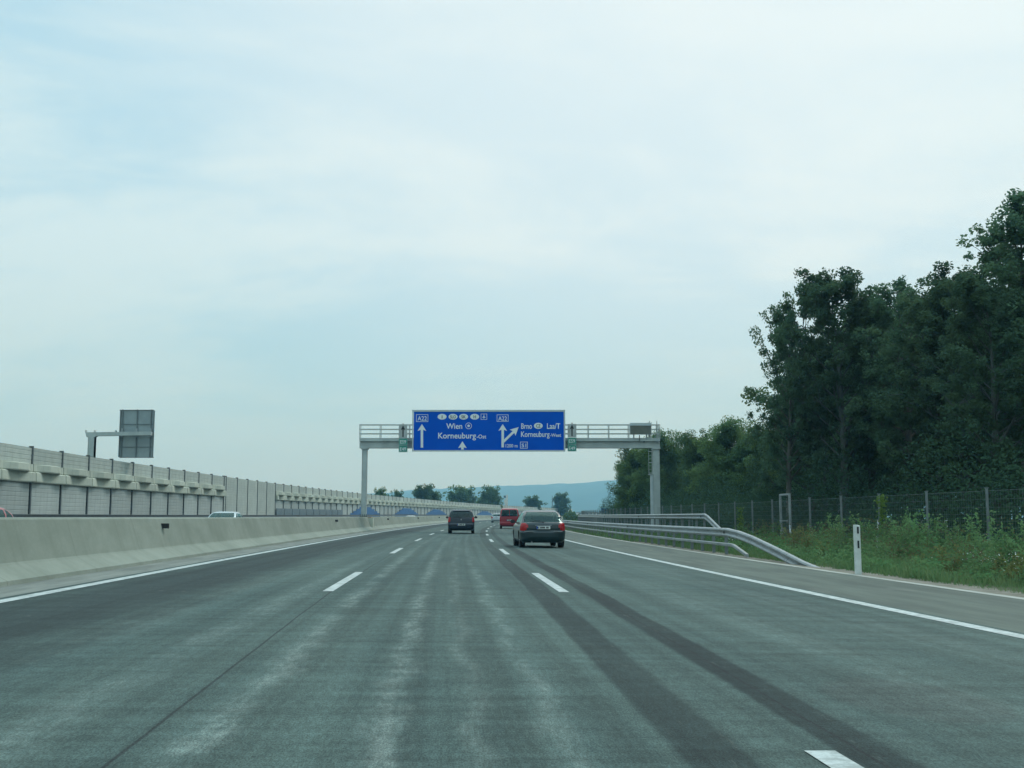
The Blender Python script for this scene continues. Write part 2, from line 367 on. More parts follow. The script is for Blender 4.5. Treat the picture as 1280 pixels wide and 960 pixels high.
for n in range(-1, 30):
    if n >= 0: stripe(-1.85, -1.69, 17.30 + 18 * n, 23.30 + 18 * n, 'lane_dash')
    stripe(1.85, 2.01, 17.63 + 18 * n, 23.63 + 18 * n, 'lane_dash')
# hills
hp = [(-900, 634), (-300, 640), (200, 634), (380, 626), (440, 621), (480, 617.6), (505, 615), (530, 613.3), (560, 612), (600, 610.4), (640, 608.4), (680, 607.4), (700, 607), (720, 606), (740, 604.3), (760, 602), (780, 601), (860, 599), (1000, 604), (1300, 612), (1900, 626)]
HY = 5600; xs = np.linspace(-900, 1900, 220); tops = np.interp(xs, [p[0] for p in hp], [p[1] for p in hp])
ker = np.exp(-np.linspace(-2, 2, 9) ** 2); ker /= ker.sum(); tops = np.convolve(np.pad(tops, 4, 'edge'), ker, 'valid')
hm = MB(); vs = []; depth = np.linspace(0, 1, 22)
nz = rng.normal(0, 1, (len(depth) + 1, len(xs)))
for j, t in enumerate(list(depth) + [1.35]):
    Y = 3300 + (HY - 3300) * t
    for i, x in enumerate(xs):
        P = at(x, tops[i], HY); H = P.z + 1
        prof = (math.sin(math.pi / 2 * min(t, 1)) ** 1.5) if t <= 1 else .55
        vs.append((P.x * Y / HY, Y, -2 + (H + 2) * prof + (nz[j, i] * 3.0 if .05 < t else 0) * min(1, H / 60)))
nx = len(xs)
hm.add(vs, [(j * nx + i, j * nx + i + 1, (j + 1) * nx + i + 1, (j + 1) * nx + i) for j in range(len(depth)) for i in range(nx - 1)])
struct(hm.build('hills', M['hill'], smooth=True))

# ------------------------------------------------------------------ median barrier
bs = list(np.arange(-14, 160, 2)) + list(np.arange(160, 701, 6))
prof = [(-6.82, -.02), (-6.84, .07), (-7.20, .27), (-7.24, .31), (-7.47, 1.02), (-7.50, 1.05), (-7.86, 1.055), (-7.89, 1.03), (-8.12, .31), (-8.16, .27), (-8.5, .07), (-8.52, -.4)]
bar_o = MB().sweep(prof, bs).build('concrete_barrier', M['barrier'])
tag(bar_o, 'long pale concrete crash barrier between the two carriageways', 'crash barrier')
rf = MB(); rf.box((.06, 0, 0), (.20, .10, .13)).box((.06, -.052, 0), (.16, .02, .09))
rf0 = None
for s in (29.3, 67.8, 103.1, 137.6, 169.3, 203, 237, 270):
    p = fr(s, -7.40, .84)
    if rf0 is None: rf0 = rf.build('reflector', M['black_plastic'], bar_o); o = rf0
    else: o = inst(rf0, bar_o)
    o.location = p; o.rotation_euler = (0, 0, -theta(s))

# ------------------------------------------------------------------ noise barrier walls
WO = -24.0
def ribbed(L, z0, z1, x0, pitch=.25, depth=.014, thick=.16):
    "panel face with horizontal grooves, front towards +x"
    pts = []; z = z0
    while z < z1 - 1e-4:
        a = min(z + pitch, z1); pts += [(x0, z), (x0, a - .05), (x0 - depth, a - .035), (x0 - depth, a - .005)]; z = a
    pts.append((x0, z1)); pts += [(x0 - thick, z1), (x0 - thick, z0)]
    n = len(pts); vs = [(p[0], -L / 2, p[1]) for p in pts] + [(p[0], L / 2, p[1]) for p in pts]
    m = MB(); m.add(vs, [(i, (i + 1) % n, (i + 1) % n + n, i + n) for i in range(n)] + [tuple(range(n))[::-1], tuple(range(n, 2 * n))])
    return m
def wave(L, z0, z1, amp, inner, mid_out, back=-.25):
    "plan is a trapezoid wave: mid_out bulges in the middle of the bay, else at the posts"
    h = L / 2; a, b = .15 * L, .40 * L
    if mid_out: pl = [(-h, inner), (-b, inner), (-a, inner + amp), (a, inner + amp), (b, inner), (h, inner)]
    else: pl = [(-h, inner + amp), (-b, inner + amp), (-a, inner), (a, inner), (b, inner + amp), (h, inner + amp)]
    n = len(pl); top = .05
    vs = [(x, y, z0) for y, x in pl] + [(x + .03, y, z0 + .06) for y, x in pl] + [(x, y, z1 - top) for y, x in pl] + [(x * .55 + inner * .45, y, z1) for y, x in pl] + [(back, y, z0) for y, x in pl] + [(back, y, z1) for y, x in pl]
    fs = []
    for i in range(n - 1):
        for r in range(3): fs.append((r * n + i, r * n + i + 1, (r + 1) * n + i + 1, (r + 1) * n + i))
        fs.append((4 * n + i, 4 * n + i + 1, i + 1, i)); fs.append((3 * n + i, 3 * n + i + 1, 5 * n + i + 1, 5 * n + i)); fs.append((5 * n + i, 5 * n + i + 1, 4 * n + i + 1, 4 * n + i))
    e0 = [0, n, 2 * n, 3 * n, 5 * n, 4 * n]; fs += [tuple(e0), tuple(i + n - 1 for i in e0)[::-1]]
    m = MB(); m.add(vs, fs); return m
def post_mb(H):
    m = MB(); m.box((-.03, 0, H / 2), (.18, .03, H)); m.box((.075, 0, H / 2), (.02, .17, H)); m.box((-.13, 0, H / 2), (.02, .13, H)); return m
WH = 4.80
protos = {}
def wall_part(kind, L, build, mat, parent, p, th, sy=1.0):
    key = kind
    if key not in protos: protos[key] = o = build().build(kind.split('|')[0], mat, parent)
    else: o = inst(protos[key], parent)
    o.location = p; o.rotation_euler = (0, 0, -th); o.scale = (1, sy, 1)
    return o
L0 = 4.5
def bay(w, s, L, style, first=False):
    sm = s + L / 2; p = fr(sm, WO); th = theta(sm); sy = L / L0
    if style == 'plain':
        wall_part('panel|plain', L0, lambda: ribbed(L0 - .16, -.5, WH - .06, .05), M['wall_panel'], w, p, th, sy)
    else:
        wall_part('upper_panel', L0, lambda: ribbed(L0 - .16, 3.825, WH - .06, .05), M['wall_panel'], w, p, th, sy)
        wall_part('canopy', L0, lambda: wave(L0 - .02, 3.37, 3.82, .36, .14, True), M['wall_concrete'], w, p, th, sy)
        wall_part('beam', L0, lambda: wave(L0 - .02, 2.79, 3.365, .20, .12, False), M['wall_concrete'], w, p, th, sy)
        wall_part('lower_panel', L0, lambda: ribbed(L0 - .16, -.5, 2.785, .02), M['wall_panel_low'], w, p, th, sy)
    pp = fr(s, WO); wall_part('post', L0, lambda: post_mb(WH + .04), M['post_dark'], w, pp, theta(s))
def slab_row(w, s0, s1, z1, name, mat):
    "flat cladding in front of the lower wall"
    m = MB(); n = max(1, int((s1 - s0) / 4)); ss = list(np.linspace(s0, s1, n + 1)); o = WO
    m.sweep([(o + .16, -.4), (o + .20, -.4), (o + .20, z1), (o + .16, z1)], ss, closed=True, cap=True)
    return m.build(name, mat, w)
w1 = thing('noise_barrier', 'near noise wall with jutting concrete canopy, left of the opposite carriageway', 'noise barrier', fr(80, WO), group='noise barrier walls along the left side')
w2 = thing('noise_barrier', 'short plain tall noise wall without canopy, five bays between the two canopied walls', 'noise barrier', fr(120, WO), group='noise barrier walls along the left side')
w3 = thing('noise_barrier', 'long far noise wall with canopy and blue stepped pyramid panels', 'noise barrier', fr(250, WO), group='noise barrier walls along the left side')
for w in (w1, w2, w3): pass
def local(w, o):     # keep world placement under the wall's empty
    o.location = Vector(o.location) - w.location
s = 62.9 - 4.5 * 6
while s < 108: bay(w1, s, 4.5, 'canopy'); s += 4.52
bay(w2, s, 109.0 - s, 'plain')
s = 109.0
for i in range(5): bay(w2, s, 4.58, 'plain'); s += 4.58
s = 131.9; k = 0
while k < 90: bay(w3, s, 4.62, 'canopy'); s += 4.62; k += 1
wall_end = s
for i in range(10): slab_row(w3, 131.95 + 4.62 * i + .12, 131.95 + 4.62 * (i + 1) - .12, 1.80, 'slate_panel', M['slate_panel'])
for c in (199.5, 246.5, 287.3, 328, 366, 406):
    m = MB(); hw = 14.5
    steps = [(-1, -.82, 1.30), (-.82, -.62, 1.66), (-.62, -.40, 2.02), (-.40, .40, 2.38), (.40, .62, 2.02), (.62, .82, 1.66), (.82, 1, 1.30)]
    for a, b, zt in steps:
        m.sweep([(WO + .16, -.4), (WO + .20, -.4), (WO + .20, zt), (WO + .16, zt)], list(np.linspace(c + a * hw, c + b * hw, 3)), closed=True, cap=True)
    m.build('blue_panel', M['blue_panel'], w3)
for w in (w1, w2, w3):
    for o in w.children: o.location = Vector(o.location) - w.location
# dark guardrail in front of the noise wall
gr = MB(); gs = list(np.arange(30, 300, 5)) + list(np.arange(300, 545, 8))
gr.sweep([(-23.2, .70), (-23.12, .72), (-23.16, .86), (-23.12, 1.0), (-23.2, 1.02)], gs, closed=True, cap=True)
o = gr.build('guardrail', M['post_dark'])
tag(o, 'dark low guardrail running along the foot of the noise walls', 'guardrail')

# ------------------------------------------------------------------ right guardrails
def rail(name, label, off, s_end, s_flat, nose, ztop, s0_low=None, post_step=2.0, refl=(), lowz=None):
    t = thing(name, label, 'guardrail', fr(s_flat, off), group='galvanised guardrails at the right verge')
    org = Vector(t.location)
    ss = [n_[0] for n_ in nose] + list(np.arange(s_flat, 100, 2)) + list(np.arange(100, s_end + .1, 5))
    zs = [n_[1] for n_ in nose]
    def dz(s):
        xs_ = [n_[0] for n_ in nose] + [s_flat, 1e4]; ys_ = zs + [ztop, ztop]
        return float(np.interp(s, xs_, ys_))
    W = [(.0, -.31), (-.055, -.285), (-.075, -.245), (-.055, -.20), (-.012, -.175), (-.012, -.135), (-.055, -.11), (-.075, -.065), (-.055, -.02), (0, 0), (.02, 0), (.02, -.31)]
    b = MB().sweep([(off + x, z) for x, z in W], ss, closed=True, dz=dz, cap=True).build('beam', M['galv_rail'], t); b.location = -org
    if lowz:
        s_l, z_l, nose_l = lowz
        sl = [q[0] for q in nose_l] + list(np.arange(s_l, 100, 2)) + list(np.arange(100, s_end + .1, 5))
        dl = lambda s: float(np.interp(s, [q[0] for q in nose_l] + [s_l, 1e4], [q[1] for q in nose_l] + [z_l, z_l]))
        b = MB().sweep([(off - .09, -.11), (off - .11, -.09), (off - .11, -.02), (off - .09, 0), (off - .02, 0), (off - .02, -.11)], sl, closed=True, dz=dl, cap=True).build('lower_beam', M['galv'], t); b.location = -org
    pm = MB(); pm.box((.07, 0, (ztop - .35) / 2 - .1), (.10, .012, ztop + .1)); pm.box((.02, .03, (ztop - .35) / 2 - .1), (.012, .06, ztop + .1)); pm.box((.12, .03, (ztop - .35) / 2 - .1), (.012, .06, ztop + .1))
    p0 = None; s = s_flat + .5; n = 0
    while s < s_end and n < 98:
        if p0 is None: p0 = o = pm.build('post', M['wire_post'], t)
        else: o = inst(p0, t)
        o.location = fr(s, off) - org; o.rotation_euler = (0, 0, -theta(s)); s += post_step; n += 1
    r0 = None
    for s in refl:
        if r0 is None: r0 = o = MB().box((0, 0, 0), (.03, .09, .09)).build('reflector', M['black_plastic'], t)
        else: o = inst(r0, t)
        o.location = fr(s, off - .065, ztop - .155) - org; o.rotation_euler = (0, 0, -theta(s))
    return t
rail('guardrail', 'front galvanised guardrail with lower rail whose near end slopes down into the grass', 10.0, 262, 39.3,
     [(27.3, -.40), (28.6, -.10), (30.6, .08), (33.0, .37), (35.9, .69), (37.6, .83)], .91, refl=(39.6, 63.6, 87.6, 111.6), post_step=2.0,
     lowz=(38.7, .38, [(36.4, .08), (38.2, .36)]))
rail('guardrail', 'rear higher guardrail behind the front one, its near end bent sharply down', 13.0, 148, 56.7,
     [(49.5, .0), (53.4, .86), (56.0, 1.42)], 1.52, refl=(57.5, 80, 104), post_step=2.0)

# ------------------------------------------------------------------ gantry and its signs
GY = 88.0
gtL, gtR = at(456.2, 560, GY), at(818.5, 560, GY + .6)
gan = thing('sign_gantry', 'grey steel gantry spanning the carriageway with railed walkway', 'gantry', (gtL.x, GY, 0))
gx0, gx1 = at(450, 555, GY).x, at(824.3, 555, GY).x
zb0, zb1 = at(640, 560.3, GY).z, at(640, 547.5, GY).z     # beam bottom and top
zr = [at(640, y, GY).z for y in (531.2, 536.8, 542.3)]
def sub(mb, name, mat, par, smooth=False):
    o = mb.build(name, mat, par, smooth); o.location = -Vector(gan.location); return o
m = MB(); xl, xr = gtL.x, gtR.x
base_zL = fr(88, -7.7, 1.05).z; base_zR = fr(88, 15.3, -.1).z
m = MB(); m.box((xl, GY, (base_zL + zb0) / 2), (.36, .36, zb0 - base_zL)); 
for dx in (-.19, .19): m.box((xl + dx, GY, (base_zL + zb0) / 2), (.03, .42, zb0 - base_zL))
m.box((xl, GY, zb0 - .05), (.55, .6, .10)); sub(m, 'post', M['gantry'], gan)
m = MB(); m.box((xl, GY, base_zL + .03), (.62, .5, .06)); 
for dx in (-.24, -.08, .08, .24):
    m.box((xl + dx, GY - .26, base_zL + .14), (.035, .07, .17))
sub(m, 'base_plate', M['post_dark'], gan)
sub(MB().box((xl, GY + .1, base_zL - .03), (1.25, .60, .10)), 'footing', M['rust'], gan)
sub(MB().box((xl, GY + .1, base_zL - .62), (1.5, .66, 1.06)), 'pier', M['wall_concrete'], gan)
m = MB(); m.box((xr, GY, (base_zR + zb0) / 2), (.46, .44, zb0 - base_zR))
for dx in (-.245, .245): m.box((xr + dx, GY, (base_zR + zb0) / 2), (.03, .5, zb0 - base_zR))
m.box((xr, GY, zb0 - .05), (.66, .66, .10)); sub(m, 'post', M['gantry'], gan)
bm_ = MB(); cx = (gx0 + gx1) / 2; Lx = gx1 - gx0; hb = zb1 - zb0
bm_.box((cx, GY, zb0 + hb * .33), (Lx, .55, hb * .66)); bm_.box((cx, GY, zb0 + .03), (Lx + .02, .63, .06)); bm_.box((cx, GY - .05, zb0 + hb * .69), (Lx + .02, .80, .05))
bm_.box((cx, GY - .35, zb1 - .13), (Lx, .05, .22)); bm_.box((cx, GY + .35, zb1 - .13), (Lx, .05, .22)); bm_.box((cx, GY, zb1 - .26), (Lx, .66, .03))
nb = 12
for i in range(nb + 1):
    x = gx0 + .1 + (Lx - .2) * i / nb; bm_.box((x, GY - .38, zb0 + hb * .72), (.10, .03, hb * .5))
sub(bm_, 'beam', M['gantry'], gan)
rl = MB()
for yy in (GY - .36, GY + .36):
    for z in zr: rl.bar((gx0, yy, z), (gx1, yy, z), .05)
    rl.bar((gx0, yy, zr[0]), (gx0, yy, zb1 - .1), .05); rl.bar((gx1, yy, zr[0]), (gx1, yy, zb1 - .1), .05)
for xx in (gx0, gx1):
    for z in zr: rl.bar((xx, GY - .33, z), (xx, GY + .33, z), .045)
sub(rl, 'railing', M['gantry'], gan)
p0 = None
for px in (475.8, 512, 548, 584, 620, 656, 692, 735.2, 760.8, 785.6, 812, 821):
    for yy in (-.38, .38):
        x = at(px, 540, GY).x
        if p0 is None: p0 = o = MB().box((0, 0, 0), (.055, .05, zr[0] - zb1 + .35)).build('railing_post', M['gantry'], gan)
        else: o = inst(p0, gan)
        o.location = Vector((x, GY + yy, (zr[0] + zb1 - .35) / 2)) - Vector(gan.location)
# ladder cage and cable duct beside the right post
ld = MB(); lx0, lx1 = at(811.2, 580, GY).x, at(815.0, 580, GY).x; lzb = at(811, 592.5, GY).z
for x in (lx0, lx1): ld.bar((x, GY + .1, lzb), (x, GY + .1, zr[0] + .25), .035)
z = lzb + .1
while z < zb0: ld.bar((lx0, GY + .1, z), (lx1, GY + .1, z), .03); z += .28
for z in (lzb, lzb + .9, lzb + 1.8): ld.bar((lx0 - .02, GY - .2, z), (lx1 + .02, GY - .2, z), .04); ld.bar((lx0, GY + .1, z), (lx0, GY - .2, z), .03); ld.bar((lx1, GY + .1, z), (lx1, GY - .2, z), .03)
ld.box(((lx0 + lx1) / 2, GY + .05, lzb - .04), (lx1 - lx0 + .12, .4, .05))
sub(ld, 'ladder', M['gantry'], gan)
dx_ = at(815.0, 615, GY).x
sub(MB().box((dx_, GY + .02, (base_zR + lzb) / 2), (.24, .20, lzb - base_zR - .1)), 'cable_duct', M['sign_frame'], gan)
lm = MB()
for px, top in ((811.5, 526.5), (820.6, 526.5)): lm.bar((at(px, 540, GY).x, GY - .3, zb1), (at(px, 540, GY).x, GY - .3, at(px, top, GY).z), .04)
lm.box((at(798.5, 546, GY).x, GY - .45, at(798, 548, GY).z), (.06, .14, .45)); lm.box((at(804.5, 552, GY).x, GY - .31, at(804.5, 552.3, GY).z), (.12, .05, .12))
sub(lm, 'fittings', M['post_dark'], gan)
# grey signal box in front of the railing
SB = GY - .62
def pbox(mb, x0, y0, x1, y1, Y, depth, mi=0):
    a, b = at(x0, y1, Y), at(x1, y0, Y); mb.box(((a.x + b.x) / 2, Y + depth / 2, (a.z + b.z) / 2), (b.x - a.x, depth, b.z - a.z), mi=mi); return mb
sb = thing('signal_box', 'beige louvred signal box hanging on the gantry railing near its right post', 'signal box', at(800.5, 545, SB + .1))
def suba(par, mb, name, mat): o = mb.build(name, mat, par); o.location = -Vector(par.location); return o
suba(sb, pbox(pbox(MB(), 787.5, 528.6, 814.2, 532.0, SB, .3), 787.5, 532.0, 814.2, 543.0, SB + .10, .25), 'housing', M['sign_frame'])
m = MB()
for i in range(8): pbox(m, 788.6, 532.4 + i * 1.27, 812.8, 533.3 + i * 1.27, SB + .04, .07)
suba(sb, m, 'louvres', M['box_beige']); suba(sb, pbox(MB(), 787.9, 532.2, 813.6, 542.8, SB + .085, .012), 'face', M['box_beige'])
suba(sb, pbox(pbox(MB(), 791.5, 543.0, 793, 548.5, SB + .16, .08), 807.5, 543, 809, 548.5, SB + .16, .08), 'bracket', M['galv'])
# --- lettering
def text(body, x0, y0, x1, y1, Y, mat, parent, name='lettering'):
    "lettering fitted to a box given in photograph pixels at distance Y (cap box: y0 top, y1 baseline)"
    cu = bpy.data.curves.new(name, 'FONT'); cu.body = body; cu.size = 1; cu.resolution_u = 3; cu.offset = .012
    to = bpy.data.objects.new(name, cu); col.objects.link(to); bpy.context.view_layer.update()
    me = bpy.data.meshes.new_from_object(to.evaluated_get(bpy.context.evaluated_depsgraph_get()))
    bpy.data.objects.remove(to); bpy.data.curves.remove(cu)
    co = np.zeros(len(me.vertices) * 3); me.vertices.foreach_get('co', co); co = co.reshape(-1, 3)
    capz = .729; a, b = at(x0, y1, Y), at(x1, y0, Y)
    out = np.zeros_like(co); mn, mx = co[:, 0].min(), co[:, 0].max()
    out[:, 0] = (co[:, 0] - mn) / max(mx - mn, 1e-6) * (b.x - a.x) + a.x; out[:, 1] = Y; out[:, 2] = a.z + co[:, 1] / capz * (b.z - a.z)
    out -= np.array(parent.location)
    me.vertices.foreach_set('co', out.ravel()); me.materials.clear(); me.materials.append(mat); me.update(); me.name = name
    o = bpy.data.objects.new(name, me); col.objects.link(o); o.parent = parent
    return o
def ppoly(mb, pts, Y, depth=.004): mb.poly([(at(x, y, Y).x, at(x, y, Y).z) for x, y in pts], Y, depth); return mb
def ell(cx, cy, rx, ry, n=24): return [(cx + rx * math.cos(2 * math.pi * i / n), cy + ry * math.sin(2 * math.pi * i / n)) for i in range(n)]
def ringm(mb, pts_o, pts_i, Y):
    n = len(pts_o); vs = [at(x, y, Y) for x, y in pts_o] + [at(x, y, Y) for x, y in pts_i]
    mb.add(vs, [(i, (i + 1) % n, (i + 1) % n + n, i + n) for i in range(n)]); return mb
def frame_rect(mb, x0, y0, x1, y1, w, Y):
    return ringm(mb, [(x0, y0), (x1, y0), (x1, y1), (x0, y1)], [(x0 + w, y0 + w), (x1 - w, y0 + w), (x1 - w, y1 - w), (x0 + w, y1 - w)], Y)
SY = GY - 1.0
sg = thing('direction_sign', 'large blue motorway direction sign hung on the gantry', 'road sign', at(610.5, 563, SY + .1))
suba(sg, pbox(pbox(pbox(pbox(MB(), 515.0, 512.3, 706.5, 514.6, SY - .03, .16), 515.0, 562.6, 706.5, 564.3, SY - .03, .16), 515.0, 514.6, 516.9, 562.6, SY - .03, .16), 704.9, 514.6, 706.5, 562.6, SY - .03, .16), 'frame', M['sign_frame'])
suba(sg, pbox(MB(), 516.9, 514.6, 704.9, 562.6, SY, .08), 'panel', M['sign_blue'])
m = MB()
for px in (540, 580, 620, 660, 690): pbox(m, px - 1, 516, px + 1, 561, SY + .10, .2)
suba(sg, m, 'mounting', M['galv'])
T = SY - .014; T2 = SY - .026; Wt = M['sign_white']
m = MB(); frame_rect(m, 520.2, 518.0, 535.2, 527.3, .55, T); frame_rect(m, 621.0, 518.2, 635.5, 527.0, .55, T); frame_rect(m, 650.2, 552.2, 659.5, 560.6, .6, T); frame_rect(m, 601.0, 517.2, 608.8, 524.6, .5, T)
suba(sg, m, 'number_frame', Wt)
for b in ((527.4, 530.0, 559.5), (628.4, 530.0, 559.2)):
    x, yt, yb = b
    suba(sg, ppoly(MB(), [(x - 1.55, yb), (x - 1.55, 537.2), (x - 5.4, 538.6), (x, yt), (x + 5.4, 538.6), (x + 1.55, 537.2), (x + 1.55, yb)], T), 'arrow', Wt)
suba(sg, ppoly(MB(), [(576.4, 562.0), (576.4, 559.2), (572.7, 560.1), (578, 551.6), (583.4, 560.1), (579.7, 559.2), (579.7, 562.0)], T), 'arrow', Wt)
# diagonal arm of the forked arrow
d = Vector((.73, -.69)).normalized(); nn = Vector((-d.y, d.x)); tip = Vector((648.3, 533.8)); st = Vector((630.0, 551.5))
hb_ = tip - d * 9.0
pts = [st - nn * 1.5, hb_ - nn * 1.5, hb_ - nn * 5.2 - d * 1.2, tip, hb_ + nn * 5.2 - d * 1.2, hb_ + nn * 1.5, st + nn * 1.5 - d * 1.0]
suba(sg, ppoly(MB(), [tuple(p) for p in pts], T - .006), 'arrow', Wt)
for cxx, tx, w in ((552.6, 'I', .45), (566.3, 'SLO', 3.6), (579.5, 'SK', 2.8), (593.4, 'H', 1.5)):
    suba(sg, ppoly(MB(), ell(cxx, 520.9, 5.6, 3.6), T), 'country_oval', Wt); text(tx, cxx - w, 519.0, cxx + w, 522.9, T2, M['sign_black'], sg)
suba(sg, ppoly(MB(), ell(672.9, 532.3, 5.5, 3.8), T), 'country_oval', Wt); text('CZ', 670.1, 530.3, 675.7, 534.4, T2, M['sign_black'], sg)
m = MB(); ppoly(m, [(604.6, 523.8), (604.6, 522), (602.6, 522), (604.5, 520.4), (604.5, 518.6), (604.9, 517.9), (605.3, 518.6), (605.3, 520.4), (607.2, 522), (605.2, 522), (605.2, 523.8)], T)
suba(sg, m, 'plane_symbol', Wt)
m = MB(); ringm(m, ell(585.8, 532.3, 4.0, 4.0), ell(585.8, 532.3, 3.4, 3.4), T); ppoly(m, ell(585.8, 532.3, 1.6, 1.6), T); suba(sg, m, 'centre_symbol', Wt)
for b, x0, y0, x1, y1 in (('A22', 521.9, 520.0, 533.5, 525.6), ('A22', 622.8, 520.2, 633.6, 525.6), ('Wien', 557.8, 528.8, 577.8, 535.9), ('Korneuburg', 547.7, 540.5, 595.0, 548.0), ('-Ost', 595.8, 543.0, 607.8, 548.0),
                          ('Brno', 651.5, 528.8, 665.0, 535.9), ('Laa/T', 683.8, 528.8, 700.2, 535.9), ('Korneuburg', 651.3, 539.0, 687.0, 546.0), ('-West', 687.4, 541.6, 701.3, 546.0), ('1200 m', 632.0, 554.9, 647.0, 559.2), ('S1', 652.0, 554.3, 657.8, 558.9)):
    text(b, x0, y0, x1, y1, T, Wt, sg)
# small plates left and right of the big sign
PY_ = GY - .8
for x0, x1, dy, side in ((498.4, 509.2, 0, 'left'), (709.6, 720.4, -1.0, 'right')):
    xm = (x0 + x1) / 2
    a = thing('arrow_plate', f'grey plate with black up arrow above green plates just {side} of the big blue sign', 'road sign', at(xm, 548 + dy, PY_ + .03), group='grey arrow plates on the gantry')
    suba(a, pbox(MB(), x0, 531.0 + dy, x1, 547.6 + dy, PY_, .05), 'panel', M['plate_grey'])
    suba(a, pbox(pbox(MB(), xm - .8, 529.3 + dy, xm + .8, 531 + dy, PY_ + .01, .03), x0 + 1, 535 + dy, x1 - 1, 536 + dy, PY_ + .051, .3), 'bracket', M['galv'])
    suba(a, ppoly(MB(), [(xm - .75, 546.2 + dy), (xm - .75, 536.6 + dy), (xm - 2.7, 537.4 + dy), (xm, 531.5 + dy), (xm + 2.7, 537.4 + dy), (xm + .75, 536.6 + dy), (xm + .75, 546.2 + dy)], PY_ - .012), 'arrow', M['sign_black'])
    for ya, yb, tx in ((548.0, 556.4, 'E59'), (557.0, 565.2, 'E49')):
        gpl = thing('route_plate', f"green {tx} route plate {'above' if tx == 'E59' else 'below'} the other, just {side} of the big blue sign", 'road sign', at(xm, yb + dy, PY_ + .03), group='green route plates on the gantry')
        suba(gpl, pbox(MB(), x0, ya + dy, x1, yb + dy, PY_, .05), 'panel', M['sign_green'])
        suba(gpl, frame_rect(MB(), x0 + .35, ya + .35 + dy, x1 - .35, yb - .35 + dy, .22, PY_ - .008), 'border', Wt)
        suba(gpl, pbox(MB(), x0 + 2, ya + 3 + dy, x1 - 2, yb - 3 + dy, PY_ + .051, .3), 'bracket', M['galv'])
        text(tx, x0 + 1.6, ya + 1.9 + dy, x1 - 1.6, yb - 1.9 + dy, PY_ - .014, Wt, gpl)

# ------------------------------------------------------------------ cantilever sign behind the wall, seen from its back
CY = 79.5
cs = thing('cantilever_post', 'grey cantilever sign post with arm standing behind the near noise wall', 'sign post', (at(114.8, 600, CY).x, CY, fr(79.5, -26).z - .3))
def subw(par, mb, name, mat): o = mb.build(name, mat, par); o.location = -Vector(par.location); return o
px_ = at(114.8, 560, CY).x; zt = at(114, 546.5, CY).z; zbase = cs.location.z
m = MB(); m.box((px_, CY, (zbase + zt) / 2), (.44, .40, zt - zbase)); m.box((px_ - .2, CY, (zbase + zt) / 2), (.04, .46, zt - zbase)); m.box((px_ + .2, CY, (zbase + zt) / 2), (.04, .46, zt - zbase)); subw(cs, m, 'post', M['gantry'])
m = MB(); A = at(107.8, 543, CY); B = at(190.5, 541.5, CY)
m.poly([(at(107.8, 541, CY).x, at(0, 540.6, CY).z), (at(189.5, 540, CY).x, at(0, 539.6, CY).z), (at(189.5, 540, CY).x, at(0, 544.2, CY).z), (at(122, 540, CY).x, at(0, 545.2, CY).z), (at(119, 540, CY).x, at(0, 546.8, CY).z), (at(109.5, 540, CY).x, at(0, 546.6, CY).z)], CY - .18, .36)
for px, dy in ((107.7, 2.2), (118.7, 1.6), (145, 1.6)): m.box((at(px, 539, CY).x, CY, at(px, 540.2 - dy / 2, CY).z), (.05, .3, .16))
subw(cs, m, 'arm', M['gantry'])
BY = CY + .55
bsn = thing('road_sign', 'ribbed grey back of a tall road sign on the cantilever arm above the wall', 'road sign', at(170.5, 573, BY))
x0, y0, x1, y1 = 149.2, 512.2, 192.2, 572.3
subw(bsn, pbox(MB(), x0, y0, x1, y1, BY, .05), 'panel', M['sign_back'])
m = MB()
for px in (152.2, 170.5, 188): pbox(m, px - .7, y0 - .4, px + .7, y1 - .4, BY - .09, .085)
for py in (530.3, 558.8): pbox(m, x0 + .5, py - .4, x1 - .5, py + .4, BY - .055, .05)
for a, b, c_, e in ((x0, y0, x1, y0 + .9), (x0, y1 - .9, x1, y1), (x0, y0 + .9, x0 + .9, y1 - .9), (x1 - .9, y0 + .9, x1, y1 - .9)): pbox(m, a, b, c_, e, BY - .05, .045)
subw(bsn, m, 'ribs', M['sign_rib'])
m = MB()
for px in (152.2, 170.5, 188): pbox(m, px - 1.4, 535.5, px + 1.4, 546.5, BY - .16, .06)
subw(bsn, m, 'clamp', M['galv'])

# ------------------------------------------------------------------ wire fence
FO = 15.5; FH = 2.2
ps = [22.8, 26.85, 30.9, 35.0, 39.1, 43.1, 47.1, 50.0, 51.5, 53.0, 56.8] + [60.6 + 4.05 * i for i in range(44)]
fence = thing('wire_fence', 'tall wire mesh fence on grey posts in front of the trees', 'fence', fr(39.1, FO))
fo = Vector(fence.location)
pm = MB(); pm.tube([(0, 0, -.4), (0, 0, FH)], .042, 8); pm.box((0, 0, FH + .01), (.10, .10, .02)); p0 = None
for s in ps:
    if p0 is None: p0 = o = pm.build('post', M['wire_post'], fence)
    else: o = inst(p0, fence)
    o.location = fr(s, FO) - fo
wm = MB(); Lw = 4.0
zs_ = [-.15, 0, .12, .24, .36, .48, .60, .75, .90, 1.08, 1.26, 1.45, 1.65, 1.88, 2.12]
for z in zs_: wm.bar((0, 0, z), (0, Lw, z), .005 if z < 2.1 else .010)
for i in range(27): wm.bar((0, i * Lw / 27, -.15), (0, i * Lw / 27, 2.12), .003)
w0 = None
for a, b in zip(ps[:-1], ps[1:]):
    P, Qp = fr(a, FO - .05), fr(b, FO - .05); d = Qp - P
    if w0 is None: w0 = o = wm.build('wire_mesh', M['fence_wire'], fence)
    else: o = inst(w0, fence)
    o.location = P - fo; o.rotation_euler = (math.atan2(d.z, d.xy.length), 0, -math.atan2(d.x, d.y)); o.scale = (1, d.length / Lw, 1)
